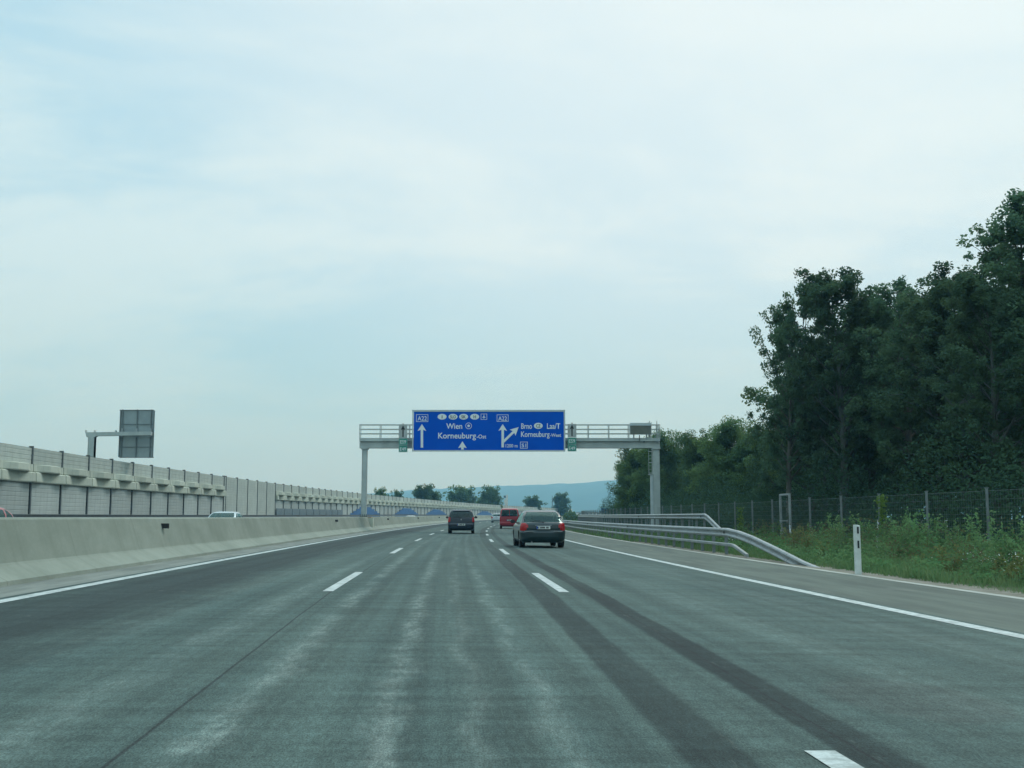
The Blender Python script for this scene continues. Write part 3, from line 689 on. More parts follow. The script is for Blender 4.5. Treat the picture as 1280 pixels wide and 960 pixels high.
m = MB(); P = fr(39.1, FO - .06, 1.25); m.bar(P, fr(37.6, FO - .75, -.15), .06); P = fr(50.0, FO - .06, 1.0); m.bar(P, fr(48.5, FO - .4, -.15), .055)
o = m.build('strut', M['galv'], fence); o.location = -fo
m = MB(); m.bar(fr(49.95, FO - .02, FH + .22), fr(51.55, FO - .02, FH + .22), .08)
for s in (50.0, 51.5): m.bar(fr(s, FO - .02, 0), fr(s, FO - .02, FH + .2), .09)
m.bar(fr(50.1, FO - .1, .25), fr(51.4, FO - .1, .25), .05); m.bar(fr(50.1, FO - .1, 1.2), fr(51.4, FO - .1, 1.2), .04); m.box(fr(50.75, FO - .14, .75), (.22, .05, .22))
o = m.build('gate', M['galv'], fence); o.location = -fo

# ------------------------------------------------------------------ roadside posts
dp = fr(24.7, 9.36)
de = thing('delineator_post', 'white roadside delineator post with two black reflectors at the verge', 'delineator', dp, -theta(24.7))
m = MB(); H = 1.12; w_, d_ = .070, .05
pl = [(-w_, -d_ * .6), (-w_ * .4, -d_), (w_ * .4, -d_), (w_, -d_ * .6), (w_, d_ * .6), (w_ * .4, d_), (-w_ * .4, d_), (-w_, d_ * .6)]
n = len(pl); vs = [(x, y, -.15) for x, y in pl] + [(x, y, H - .03) for x, y in pl] + [(x * .9, y * .9, H + (.0 if x < 0 else -.02)) for x, y in pl]
m.add(vs, [(r * n + i, r * n + (i + 1) % n, (r + 1) * n + (i + 1) % n, (r + 1) * n + i) for r in range(2) for i in range(n)] + [tuple(range(2 * n, 3 * n))])
m.build('body', M['white_plastic'], de)
for z0, z1 in ((.92, 1.07), (.59, .76)):
    MB().box((.008, -d_ - .004, (z0 + z1) / 2), (.040, .014, z1 - z0)).build('reflector', M['black_plastic'], de)
mp = thing('marker_stake', 'tiny white topped marker stake beside a fence post at the right', 'marker', fr(30.6, 14.9, -.1))
MB().box((0, 0, .2), (.05, .04, .5)).build('stake', M['post_dark'], mp); MB().box((0, 0, .50), (.12, .05, .20)).build('head', M['white_plastic'], mp); MB().box((.01, -.03, .50), (.08, .012, .05)).build('band', M['black_plastic'], mp)

# ------------------------------------------------------------------ vehicles (shell stacked from rounded plan outlines)
def shell(levels, zs, nr=20, nc=8, ns=64, bow=.07):
    Lv = np.array(levels, float); zc = Lv[:, 0]
    def ip(c, z):
        i = np.clip(np.searchsorted(zc, z) - 1, 0, len(zc) - 2); h = zc[i + 1] - zc[i]; t = (z - zc[i]) / h
        d = np.gradient(Lv[:, c], zc); dl = (Lv[i + 1, c] - Lv[i, c]) / h
        m0 = np.clip(d[i], min(0, 3 * dl), max(0, 3 * dl)); m1 = np.clip(d[i + 1], min(0, 3 * dl), max(0, 3 * dl))
        return ((2 * t ** 3 - 3 * t * t + 1) * Lv[i, c] + (t ** 3 - 2 * t * t + t) * h * m0 + (-2 * t ** 3 + 3 * t * t) * Lv[i + 1, c] + (t ** 3 - t * t) * h * m1)
    rows = []
    for z in zs:
        yr, yf, w, rr, rf_ = [ip(c, z) for c in range(1, 6)]
        rr = min(rr, w * .9, (yf - yr) * .4); rf_ = min(rf_, w * .9, (yf - yr) * .4); P = []
        for t in np.linspace(-1, 1, nr, endpoint=False): x = t * (w - rr); P.append((x, yr + bow * (x / w) ** 2))
        b0 = bow * ((w - rr) / w) ** 2
        for a in np.linspace(0, math.pi / 2, nc, endpoint=False): P.append((w - rr + rr * math.sin(a), yr + b0 + (rr) * (1 - math.cos(a))))
        ys0, ys1 = yr + b0 + rr, yf - bow - rf_
        for t in np.linspace(0, 1, ns, endpoint=False): P.append((w, ys0 + (ys1 - ys0) * t))
        for a in np.linspace(0, math.pi / 2, nc, endpoint=False): P.append((w - rf_ * (1 - math.cos(a)), ys1 + rf_ * math.sin(a)))
        for t in np.linspace(1, -1, nr, endpoint=False): x = t * (w - rf_); P.append((x, yf - bow * (x / max(w - rf_, .01)) ** 2))
        for a in np.linspace(math.pi / 2, 0, nc, endpoint=False): P.append((-(w - rf_ * (1 - math.cos(a))), ys1 + rf_ * math.sin(a)))
        for t in np.linspace(1, 0, ns, endpoint=False): P.append((-w, ys0 + (ys1 - ys0) * t))
        for a in np.linspace(math.pi / 2, 0, nc, endpoint=False): P.append((-(w - rr + rr * math.sin(a)), yr + b0 + rr * (1 - math.cos(a))))
        rows.append([(p[0], p[1], z) for p in P])
    return np.array(rows)
def vehicle(name, label, group, sp, loc, rz, scale=1.0):
    t = thing(name, label, sp.get('cat', 'car'), loc, rz, group); t.scale = (scale,) * 3
    zs = np.unique(np.concatenate([np.arange(sp['levels'][0][0], sp['levels'][-1][0], .03), [l[0] for l in sp['levels']]]))
    zs = zs[np.concatenate([[True], np.diff(zs) > .004])]
    nr, nc, ns = 20, 8, 64; Rw = shell(sp['levels'], zs, nr, nc, ns, sp.get('bow', .07)); nz_, nu = Rw.shape[:2]
    side = lambda u: (nr + nc <= u < nr + nc + ns) or (2 * nr + 3 * nc + ns <= u < 2 * nr + 3 * nc + 2 * ns)
    rear = lambda u: u < nr or nr <= u < nr + nc - 1 or u >= nu - nc + 1
    front = lambda u: nr + nc + ns + 1 <= u < 2 * nr + 3 * nc + ns - 1
    wz, wr, wx = sp['wheel_z'], sp['wheel_r'], sp['track']
    sets = {}
    for k in range(nz_ - 1):
        for u in range(nu):
            u2 = (u + 1) % nu; q = (Rw[k, u], Rw[k, u2], Rw[k + 1, u2], Rw[k + 1, u]); c = sum(q) / 4; x, y, z = c
            yr, yf, w = Rw[k, :, 1].min(), Rw[k, :, 1].max(), abs(Rw[k, :, 0]).max()
            key = 'body'
            rw, sw, ws = sp['rear_win'], sp['side_win'], sp['screen']
            if any((y - a) ** 2 + (z - wz) ** 2 < (wr + .06) ** 2 for a in sp['axles']) and abs(x) > w - .12 and (side(u)): key = None
            elif rear(u) and rw[0] < z < rw[1] and abs(x) < w - rw[2]: key = 'rear_window'
            elif side(u) and sw[0] < z < sw[1] and yr + sw[2] < y < yf - sw[3]:
                gaps = sp['pillars']; key = 'body' if any(abs(y - g_) < .045 for g_ in gaps) else ('side_window', x > 0, sum(y > g_ for g_ in gaps))
            elif front(u) and ws[0] < z < ws[1] and abs(x) < w - .09: key = 'windscreen'
            elif not front(u) and y < yr + sp['tail'][3] and ((sp['tail'][0] < z < sp['tail'][1] and abs(x) > w - sp['tail'][2]) if 'tail_c' not in sp else (max(0, (w - .10 - abs(x)) / (sp['tail'][2] - .10)) ** 2 + ((z - sp['tail_c'][0]) / sp['tail_c'][1]) ** 2 + max(0, (y - yr - .10) / sp['tail'][3]) ** 2 < 1)): key = ('tail_light', x > 0)
            elif z < sp['bumper'] and y < yr + .5: key = 'rear_bumper'
            if key is not None: sets.setdefault(key, []).append(q)
    for key, qs in sets.items():
        nm = key if isinstance(key, str) else key[0]
        vid = {}; vs = []; fs = []
        push = {'tail_light': .012, 'rear_bumper': .006, 'body': 0}.get(nm, -.006)
        for q in qs:
            f = []
            for p in q:
                kk = tuple(np.round(p, 4))
                if kk not in vid:
                    vid[kk] = len(vs); n_ = np.array([p[0], p[1] * .35, 0]); 
                    if nm in ('rear_window', 'rear_bumper', 'tail_light'): n_ = np.array([p[0] * .3, -1.0, .1])
                    n_ = n_ / (np.linalg.norm(n_) + 1e-6); vs.append(tuple(np.array(p) + n_ * push))
                f.append(vid[kk])
            if len(set(f)) > 2: fs.append(tuple(dict.fromkeys(f)))
        mb = MB(); mb.add(vs, fs)
        if nm == 'body':
            top = [tuple(p) for p in Rw[-1]]; bot = [tuple(p) for p in Rw[0]]
            mb.add(top, [tuple(range(len(top)))]); mb.add(bot, [tuple(range(len(bot)))[::-1]], mi=1)
        mat = {'body': [sp['paint'], M['interior']], 'rear_bumper': sp.get('bumper_mat', sp['paint']), 'tail_light': M['tail']}.get(nm, sp.get('glass', M['glass']))
        mb.build(nm, mat, t, True)
    # wheels
    W0 = None
    for sx in (-1, 1):
        for a in sp['axles']:
            if W0 is None:
                ty = MB(); prof_ = [(-.10, wr * .62), (-.105, wr * .92), (-.085, wr), (.085, wr), (.105, wr * .92), (.10, wr * .62)]; n = 28
                vs = [(x, r * math.cos(2 * math.pi * i / n), r * math.sin(2 * math.pi * i / n)) for x, r in prof_ for i in range(n)]
                ty.add(vs, [(j * n + i, j * n + (i + 1) % n, ((j + 1) % 6) * n + (i + 1) % n, ((j + 1) % 6) * n + i) for j in range(6) for i in range(n)])
                W0 = bpy.data.objects.new('wheel', None); col.objects.link(W0); W0.parent = t; W0.empty_display_size = .1
                ty.build('tyre', M['tyre'], W0, True)
                rm = MB(); rm.tube([(-.06, 0, 0), (.06, 0, 0)], wr * .62, 20)
                for i in range(5):
                    a5 = 2 * math.pi * i / 5; rm.bar((.07, 0, 0), (.07, math.cos(a5) * wr * .6, math.sin(a5) * wr * .6), .05, .03); rm.bar((-.07, 0, 0), (-.07, math.cos(a5) * wr * .6, math.sin(a5) * wr * .6), .05, .03)
                rm.build('rim', M['rim'], W0); o = W0
            else: o = copy_tree(W0, t)
            o.location = (sx * (wx - .1), a, wz)
    uw = MB()
    for a in sp['axles']:
        uw.tube([(-wx + .0, a, wz + .02), (wx - .0, a, wz + .02)], wr + .05, 18)
    uw.v = [(max(-wx + .20, min(wx - .20, x)), y, max(z, .22)) for x, y, z in uw.v]
    uw.box((0, 0, .27), (wx * 1.5, sp['levels'][3][2] * 1.7, .12)); uw.build('underbody', M['interior'], t)
    # plate, mirrors, wiper, seats
    pz, py = sp['plate']; pl_ = MB().box((0, py, pz), (.52, .014, .115)).build('number_plate', M['white_plastic'], t)
    tb = MB(); xx = -.21
    for w_ in (.05, 0, .035, .05, .05, .05, 0, .05, .05):
        if w_: tb.box((xx, py - .010, pz), (w_ * .8, .006, .065))
        xx += .048
    tb.build('characters', M['sign_black'], pl_); MB().box((-.245, py - .009, pz), (.028, .006, .11)).build('band', M['sign_blue'], pl_)
    mz, my, mxo = sp['mirror']
    for sx in (-1, 1):
        m = MB(); n = 10
        vs = [(sx * (mxo + .11 + .105 * math.cos(2 * math.pi * i / n)), my - .03 + dy, mz + .075 * math.sin(2 * math.pi * i / n)) for dy, in ((0,),) for i in range(n)] + [(sx * (mxo + .10 + .075 * math.cos(2 * math.pi * i / n)), my + .11, mz + .05 * math.sin(2 * math.pi * i / n)) for i in range(n)]
        m.add(vs, [(i, (i + 1) % n, (i + 1) % n + n, i + n) for i in range(n)] + [tuple(range(n))[::-1], tuple(range(n, 2 * n))]); m.box((sx * (mxo - .01), my + .03, mz - .03), (.14, .05, .04))
        m.build('side_mirror', sp.get('mirror_mat', M['black_plastic']), t, False)
    if 'wiper' in sp:
        wzz, wy, slope = sp['wiper']; m = MB(); m.bar((0, wy, wzz), (-.34, wy + .03, wzz + .05), .02); m.bar((-.52, wy + .015, wzz + .015), (-.08, wy + .04, wzz + .06), .016); m.box((0, wy, wzz), (.06, .04, .04)); m.build('rear_wiper', M['black_plastic'], t)
    for (x, y, zt_, w_) in sp['seats']:
        m = MB(); m.box((x, y, zt_ - .42), (w_, .16, .62)); 
        for hx in ((0,) if w_ < .8 else (-.4, .4)): m.box((x + hx, y + .01, zt_ + .0), (.27, .10, .17)); m.box((x + hx, y + .01, zt_ - .10), (.10, .03, .08))
        m.build('seat', M['interior'], t)
    MB().box((0, (sp['axles'][1] + sp['axles'][0]) / 2 + .1, sp['side_win'][0] - .32), (wx * 1.7, 2.2, .06)).build('cabin_floor', M['interior'], t)
    if 'extra' in sp: sp['extra'](t)
    return t
def hatch_extra(t):
    MB().box((0, -2.078, .86), (.62, .02, .022)).build('tailgate_strip', M['rim'], t)
    m = MB()
    for sx in (-1, 1): m.box((sx * .56, -2.10, .635), (.34, .05, .016))
    m.build('bumper_trim', M['galv'], t)
    MB().tube([(-.45, -2.0, .23), (-.45, -2.12, .22)], .03, 8).build('exhaust', M['rim'], t)
hatch_levels = [(.20, -1.96, 1.93, .76, .30, .40), (.27, -2.05, 2.02, .83, .28, .42), (.42, -2.12, 2.10, .87, .40, .45), (.58, -2.12, 2.12, .885, .42, .45), (.62, -2.10, 2.11, .885, .42, .45), (.66, -2.06, 2.10, .885, .40, .45),
                (.74, -2.065, 2.06, .88, .38, .45), (.80, -2.06, 1.95, .872, .36, .40), (.88, -2.045, 1.50, .858, .34, .3), (.94, -2.01, 1.02, .84, .32, .2), (.98, -1.95, .93, .825, .30, .16), (1.10, -1.80, .70, .775, .27, .14),
                (1.24, -1.62, .42, .735, .20, .14), (1.34, -1.40, .18, .675, .20, .14), (1.40, -1.18, -.02, .62, .18, .14), (1.435, -.95, -.25, .53, .14, .14), (1.45, -.8, -.45, .38, .1, .1)]
def hatch_spec(paint, **kw):
    d = dict(levels=hatch_levels, paint=paint, wheel_z=.315, wheel_r=.315, track=.86, axles=(-1.28, 1.32), rear_win=(.99, 1.37, .085), side_win=(.99, 1.35, .30, .22), pillars=(-.10, -1.02), screen=(.99, 1.38),
             tail=(.66, .94, .27, .30), bumper=.61, plate=(.775, -2.085), mirror=(1.0, .62, .86), wiper=(.985, -1.985, 0), seats=[(-.38, -.25, 1.17, .46), (.38, -.25, 1.17, .46), (0, -1.15, .95, 1.2)], extra=hatch_extra, tail_c=(.80, .155))
    d.update(kw); return d
P_blue = carpaint('dark_teal_paint', (.008, .024, .028), 0); P_navy = carpaint('dark_navy_paint', (.005, .014, .026), 0); P_red = carpaint('dark_red_paint', (.29, .014, .022), .05)
P_silver = carpaint('silver_paint', (.42, .46, .48), .6); P_pink = carpaint('faded_red_paint', (.36, .07, .08), .1); P_white = carpaint('white_paint', (.65, .68, .68), 0); P_ice = carpaint('pale_silver_blue_paint', (.42, .52, .54), .4)
G1 = 'cars driving ahead on our carriageway'; G2 = 'cars on the opposite carriageway'
def put(s, off, dz=0): return fr(s, off, dz)
vehicle('hatchback_car', 'dark grey-blue hatchback with red tail lights, nearest car ahead in the right lane', G1, hatch_spec(P_blue), put(45.8, 3.62), -theta(45.8) + R(2.0), 1.035)
mpv_levels = [(.22, -1.98, 1.95, .76, .22, .4), (.30, -2.08, 2.05, .82, .2, .42), (.48, -2.12, 2.1, .86, .2, .45), (.62, -2.12, 2.12, .87, .2, .45), (.66, -2.07, 2.1, .87, .18, .45), (.80, -2.06, 2.04, .87, .16, .42), (.92, -2.05, 1.7, .86, .15, .3), (1.0, -2.04, 1.2, .85, .14, .2),
              (1.06, -2.02, 1.1, .84, .14, .16), (1.2, -1.98, .85, .80, .13, .14), (1.36, -1.93, .5, .745, .12, .14), (1.47, -1.86, .2, .70, .12, .14), (1.53, -1.72, -.05, .65, .12, .14), (1.56, -1.4, -.3, .56, .12, .14), (1.575, -1.0, -.5, .4, .1, .1)]
def mpv_extra(t):
    MB().tube([(0, -2.075, .93), (0, -2.05, .93)], .05, 14).build('badge', M['rim'], t)
    m = MB()
    for sx in (-1, 1): m.bar((sx * .60, -1.7, 1.56), (sx * .60, .0, 1.60), .035)
    m.build('roof_rail', M['galv'], t); MB().box((0, -1.84, 1.50), (1.1, .16, .03)).build('spoiler', P_navy, t)
vehicle('estate_car', 'dark navy estate car with roof rails ahead in the middle lane', G1, hatch_spec(P_navy, levels=mpv_levels, rear_win=(1.05, 1.47, .09), side_win=(1.05, 1.46, .25, .25), screen=(1.05, 1.48), tail=(.78, 1.06, .16, .22), tail_c=(.92, .16), bumper=.65, plate=(.60, -2.135), mirror=(1.07, .75, .86),
        wiper=(1.04, -2.04, 0), axles=(-1.36, 1.32), glass=M['glass_dark'], seats=[(-.38, -.25, 1.25, .46), (.38, -.25, 1.25, .46), (0, -1.2, 1.15, 1.2)], extra=mpv_extra), put(79.0, .12), -theta(79) + R(.5), 1.06)
van_levels = [(.24, -2.2, 2.2, .78, .2, .4), (.34, -2.33, 2.3, .88, .18, .42), (.52, -2.36, 2.36, .92, .16, .45), (.60, -2.36, 2.36, .92, .16, .45), (.64, -2.31, 2.34, .92, .14, .45), (.90, -2.31, 2.25, .92, .12, .4), (1.08, -2.30, 2.0, .915, .12, .3), (1.16, -2.29, 1.75, .905, .12, .2),
              (1.40, -2.25, 1.45, .875, .12, .16), (1.62, -2.20, 1.2, .835, .12, .14), (1.76, -2.15, 1.0, .80, .12, .14), (1.84, -2.08, .8, .76, .12, .14), (1.90, -1.92, .55, .68, .12, .14), (1.93, -1.6, .3, .5, .1, .1)]
def van_extra(t):
    MB().box((0, -2.325, .98), (1.30, .02, .03)).build('tailgate_strip', P_red, t); MB().box((0, -2.28, 1.43), (.05, .02, .62)).build('door_pillar', P_red, t)
vehicle('passenger_van', 'dark red passenger van ahead in the right lane, beyond the hatchback', G1, hatch_spec(P_red, cat='van', levels=van_levels, rear_win=(1.16, 1.78, .12), side_win=(1.18, 1.74, .2, .3), screen=(1.18, 1.80), tail=(.70, 1.12, .14, .16), tail_c=(.9, .22), bumper=.62, plate=(.80, -2.335), mirror=(1.25, 1.5, .92),
        wiper=(1.15, -2.30, 0), axles=(-1.45, 1.47), wheel_z=.33, wheel_r=.33, track=.90, pillars=(-1.2, .0, 1.0), seats=[(-.42, .7, 1.45, .5), (.42, .7, 1.45, .5), (-.45, -1.5, 1.42, .5), (.45, -1.5, 1.42, .5)], extra=van_extra), put(112.5, 4.05), -theta(112), 1.06)
sed = hatch_spec(P_silver)
vehicle('sedan_car', 'small silver car far ahead, partly hidden by the red van', G1, sed, put(188, .72), -theta(188), 1.05)
def opp(name, label, paint, s, off): 
    return vehicle(name, label, G2, hatch_spec(paint), fr(s, off, oppdz(s)), math.pi - theta(s))
opp('hatchback_car', 'faded red car at the left picture edge, only its roof above the barrier', P_pink, 28.6, -12.3)
opp('hatchback_car', 'pale silver car behind the barrier in front of the plain noise wall', P_ice, 62.6, -13.0)
opp('hatchback_car', 'white car far off behind the barrier, right of the gantry post', P_white, 178, -12.8)

# ------------------------------------------------------------------ trees
def leaf_quads(C, size, up=.35):
    "C: (n,3) centres -> (n,4,3)"
    n = len(C); N = rng.normal(0, 1, (n, 3)); N[:, 2] = abs(N[:, 2]) + up; N /= np.linalg.norm(N, axis=1)[:, None]
    A = np.cross(N, rng.normal(0, 1, (n, 3))); A /= np.linalg.norm(A, axis=1)[:, None]; B = np.cross(N, A)
    sz = size * rng.uniform(.55, 1.25, n)[:, None]; A = A * sz; B = B * sz * .62
    bend = N * sz * .25
    return np.stack([C - A, C - B * .9 + bend * .4, C + A, C + B * .9 + bend * .4], axis=1)
def make_tree(seed, H, Rc, cb, shape, nleaf, leaf, lean=0, bark='bark', leafm='leaf', clump=.62, limbs=30):
    r = np.random.default_rng(seed); tb = MB(); pts = []; k = 9
    wob = np.cumsum(r.normal(0, .012 * H, (k, 2)), axis=0) * .5; wob -= wob[0]
    for i in range(k):
        t = i / (k - 1); pts.append(Vector((wob[i, 0] + lean * t * t * H, wob[i, 1], t * H * .93)))
    r0 = .018 * H + .03; tb.tube(pts, [r0 * (1 - .9 * (i / (k - 1))) * (1.25 if i == 0 else 1) for i in range(k)], 8)
    def tr(t): x = t * (k - 1); i = min(int(x), k - 2); return pts[i].lerp(pts[i + 1], x - i)
    cl = []
    for j in range(limbs):
        t = cb + (1 - cb) * ((j + r.uniform(0, 1)) / limbs); t = min(t, .985); a = j * 2.4 + r.normal(0, .4)
        u = (t - cb) / (1 - cb)
        pr = {'poplar': math.sqrt(max(0, 1 - ((u - .36) / .68) ** 2)) + .06, 'round': math.sqrt(max(0, 1 - (1.55 * u - .62) ** 2)) + .1, 'wide': (1 - u ** 2.2) * .95 + .15}[shape]
        Ln = Rc * pr * r.uniform(.65, 1.15); el = r.uniform(.35, .75) + .45 * u
        p = tr(t); q = [p]; d = Vector((math.cos(a) * math.cos(el), math.sin(a) * math.cos(el), math.sin(el)))
        for m_ in range(1, 5):
            d = (d + Vector((r.normal(0, .10), r.normal(0, .10), .05 if shape == 'poplar' else -.02))).normalized(); q.append(q[-1] + d * Ln / 4)
        rb = max(.012, r0 * .38 * (1 - t * .8)); tb.tube(q, [rb, rb * .75, rb * .5, rb * .3, .008], 5, False)
        for m_ in range(1, 5):
            nsub = 2 if m_ > 1 else 1
            for _ in range(nsub):
                dd = (d + Vector(r.normal(0, .75, 3))).normalized(); e = q[m_] + dd * Ln * r.uniform(.16, .34)
                tb.tube([q[m_], q[m_].lerp(e, .5) + Vector(r.normal(0, .04, 3)), e], [rb * .35, rb * .22, .006], 4, False)
                cl.append((e, clump * r.uniform(.6, 1.25))); 
                if m_ > 2: cl.append((q[m_], clump * r.uniform(.5, 1.0)))
    wts = np.array([c[1] ** 2 for c in cl]); wts /= wts.sum(); idx = r.choice(len(cl), nleaf, p=wts)
    P0 = np.array([c[0] for c in cl])[idx]; rad = np.array([c[1] for c in cl])[idx]
    dv = r.normal(0, 1, (nleaf, 3)); dv /= np.linalg.norm(dv, axis=1)[:, None]; dv *= (r.uniform(0, 1, nleaf) ** .45)[:, None]; dv[:, 2] *= .75
    C = P0 + dv * rad[:, None]
    root = bpy.data.objects.new('tree', None); col.objects.link(root)
    tb.build('trunk', M[bark], root, True); quads('crown', leaf_quads(C, leaf), M[leafm], root)
    return root
TA = make_tree(11, 14.5, 3.3, .30, 'poplar', 19000, .095, bark='bark_pale', clump=.40, limbs=34)
TB = make_tree(12, 14.5, 3.1, .22, 'poplar', 30000, .096, clump=.42, limbs=44)
TC = make_tree(13, 13.0, 3.6, .16, 'round', 32000, .10, clump=.45, limbs=42)
TD = make_tree(14, 11.5, 4.3, .08, 'round', 42000, .135, leafm='leaf_far', clump=.85, limbs=40)
TE = make_tree(15, 11.0, 3.8, .06, 'wide', 36000, .14, leafm='leaf_far', clump=.8, limbs=34)
TF = make_tree(16, 9.5, 4.6, .10, 'round', 9000, .34, leafm='leaf_far', clump=1.1, limbs=30)
SRC = {'A': (TA, 14.5), 'B': (TB, 14.5), 'C': (TC, 13.0), 'D': (TD, 11.5), 'E': (TE, 11.0), 'F': (TF, 9.5)}
used = set()
def tree(kind, P, H, rz, label, group, name='deciduous_tree', wide=1.0):
    src, h0 = SRC[kind]
    if kind not in used: used.add(kind); o = src
    else: o = copy_tree(src)
    o.name = name; o.location = P; o.rotation_euler = (0, 0, rz); k_ = H / h0; o.scale = (k_ * wide, k_ * wide, k_)
    return tag(o, label, 'tree', group)
def tpx(kind, x, ytop, Y, rz, label, group, wide=1.0, name='deciduous_tree'):
    "tree whose top shows at x, ytop at distance Y"
    T_ = at(x, ytop, Y); z0 = -.45; return tree(kind, (T_.x, Y, z0), (T_.z - z0) / .99, rz, label, group, name, wide)
GT = 'tall trees behind the fence at the right'; GF = 'trees of the far grove beyond the gantry'
tpx('A', 978, 408, 61, .4, 'slim tree at the left edge of the tall clump, thin crown letting sky through', GT, .80, 'poplar_tree')
tpx('C', 1008, 376, 62, 2.4, 'round crowned tree between the slim edge tree and the highest pointed one', GT, .72)
tpx('B', 1044, 346, 58, 1.1, 'tall pointed tree, highest of the left half of the tall clump', GT, 1.0, 'poplar_tree')
tpx('B', 1086, 376, 63, 2.9, 'tall tree right behind the highest one of the left half of the clump', GT, 1.0, 'poplar_tree')
tpx('A', 1128, 364, 56, 2.2, 'tall tree with small rounded top in the middle of the clump', GT, 1.05, 'poplar_tree')
tpx('C', 1160, 378, 52, .2, 'lower broad tree in the dip between the two tall crowns of the clump', GT, .95)
tpx('B', 1196, 345, 50, 4.0, 'tall tree with ragged top just left of the giant at the picture edge', GT, 1.05, 'poplar_tree')
tpx('C', 1228, 372, 44, 5.1, 'dense dark tree in front of the giant at the right picture edge', GT, 1.0)
tpx('A', 1264, 272, 47, 5.5, 'giant tree cut by the right picture edge, tallest of all', GT, 1.1, 'poplar_tree')
tpx('B', 1335, 250, 45, .9, 'huge tree standing outside the right picture edge, only its branches reaching in', GT, 1.1, 'poplar_tree')
for i, (x, y, Y, k_) in enumerate([(1022, 452, 70, 'C'), (1062, 435, 74, 'C'), (1112, 425, 72, 'C'), (1152, 430, 66, 'C'), (1205, 415, 64, 'C'), (1245, 370, 60, 'B'), (1290, 330, 57, 'C'), (1030, 470, 84, 'D'), (1120, 430, 86, 'D'), (1210, 420, 80, 'D'), (1290, 400, 76, 'D'), (1180, 470, 100, 'E'), (1080, 480, 100, 'E'), (1260, 460, 95, 'E')]):
    tpx(k_, x, y, Y, i * 1.7, 'dark tree in the dense rows filling the wood behind the tall front trees', 'trees deep in the wood at the right')
far = [('D', 800, 571, 128, .95, 'rounded tree at the left end of the far grove, behind the right gantry post'), ('D', 787, 592, 134, .95, 'small low tree at the outermost left tip of the far grove'),
       ('D', 826, 558, 122, .9, 'tree with domed crown just right of the right gantry post'), ('E', 848, 562, 130, .9, 'tree in the shallow dip right of the domed crown beside the gantry'),
       ('D', 874, 559, 112, .85, 'broken topped tree in the middle of the far grove'), ('D', 912, 546, 104, 1.0, 'brightest yellow-green tree of the far grove, its highest crown'),
       ('E', 938, 548, 100, 1.0, 'bright green tree just right of the highest crown of the far grove'), ('D', 966, 552, 94, .9, 'dark tree where the far grove meets the tall clump'), ('E', 990, 556, 88, .9, 'low tree at the foot of the slim edge tree')]
for i, (k_, x, y, Y, w_, lab) in enumerate(far): tpx(k_, x, y, Y, i * 2.1 + .3, lab, GF, w_)
for i, (x, y, Y) in enumerate([(810, 575, 145), (845, 580, 142), (885, 572, 128), (925, 565, 118), (955, 570, 110), (982, 575, 104), (860, 592, 150), (900, 590, 140), (1010, 580, 100), (1040, 590, 98)]):
    tpx('DE'[i % 2], x, y, Y, i * 1.3, 'dark tree filling the back rows of the far grove', 'trees in the back rows of the far grove', 1.05)
# trees beyond the noise wall and on the plain
for x, y, Y, w_, lab in ((531, 615.8, 360, 1.0, 'leftmost dark tree beyond the noise wall, right of the left gantry post'), (578, 617, 420, 1.2, 'broad tree beyond the noise wall above the navy estate car'),
                         (614, 617, 400, .85, 'domed tree just left of the white tower'), (603, 628, 405, .7, 'low bushy tree at the left foot of the domed tree by the tower'), (666, 626.5, 480, 1.05, 'low rounded tree just right of the red van'), (701, 623.5, 520, .9, 'lone round tree right of the hatchback roof, before the hills'),
                         (543, 622.5, 365, .8, 'small tree leaning on the right side of the leftmost dark tree'), (475, 619.3, 330, .6, 'treetop barely showing over the wall right beside the left gantry post'), (497, 621.5, 340, .6, 'low treetop barely showing over the wall between gantry post and leftmost tree')):
    tpx('F', x, y, Y, x * .7, lab, 'single trees on the plain beyond the wall', w_)
# ------------------------------------------------------------------ undergrowth, verge plants
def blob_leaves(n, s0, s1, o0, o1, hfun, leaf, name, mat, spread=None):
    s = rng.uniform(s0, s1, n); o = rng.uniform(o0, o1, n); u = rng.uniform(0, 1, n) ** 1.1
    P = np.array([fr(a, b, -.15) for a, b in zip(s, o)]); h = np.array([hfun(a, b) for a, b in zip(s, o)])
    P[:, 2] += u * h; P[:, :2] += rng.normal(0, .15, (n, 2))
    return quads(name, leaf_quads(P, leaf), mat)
ph = rng.uniform(0, 6.28, 8)
def hb1(s, o): return 2.9 + 1.2 * math.sin(s * .45 + ph[0]) + .8 * math.sin(s * 1.13 + ph[1] + o) + .7 * math.sin(o * 1.7 + ph[2])
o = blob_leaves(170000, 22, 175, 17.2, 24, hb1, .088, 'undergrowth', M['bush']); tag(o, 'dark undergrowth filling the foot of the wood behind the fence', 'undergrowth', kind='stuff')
# grass
def blades(n, s0, s1, o0, o1, h0, h1, w, name, mat, pw=1.0):
    s = s0 + (s1 - s0) * rng.uniform(0, 1, n) ** pw; o = rng.uniform(o0, o1, n)
    P = np.array([fr(a, b, -.12) for a, b in zip(s, o)]); hh = rng.uniform(h0, h1, n) * (.55 + .45 * np.sin(s * .9 + ph[3]) * np.sin(o * 1.4 + s * .3 + ph[4]) + .2)
    hh = np.maximum(hh, h0 * .6); a = rng.uniform(0, 6.28, n); le = rng.uniform(.05, .45, n) * hh
    D = np.stack([np.cos(a), np.sin(a), 0 * a], 1); S = np.stack([-np.sin(a), np.cos(a), 0 * a], 1) * (w * rng.uniform(.6, 1.4, n))[:, None]
    U = np.zeros((n, 3)); U[:, 2] = hh
    return quads(name, np.stack([P - S, P + S, P + D * le[:, None] * .45 + U * .62 + S * .7, P + D * le[:, None] + U], 1), mat)
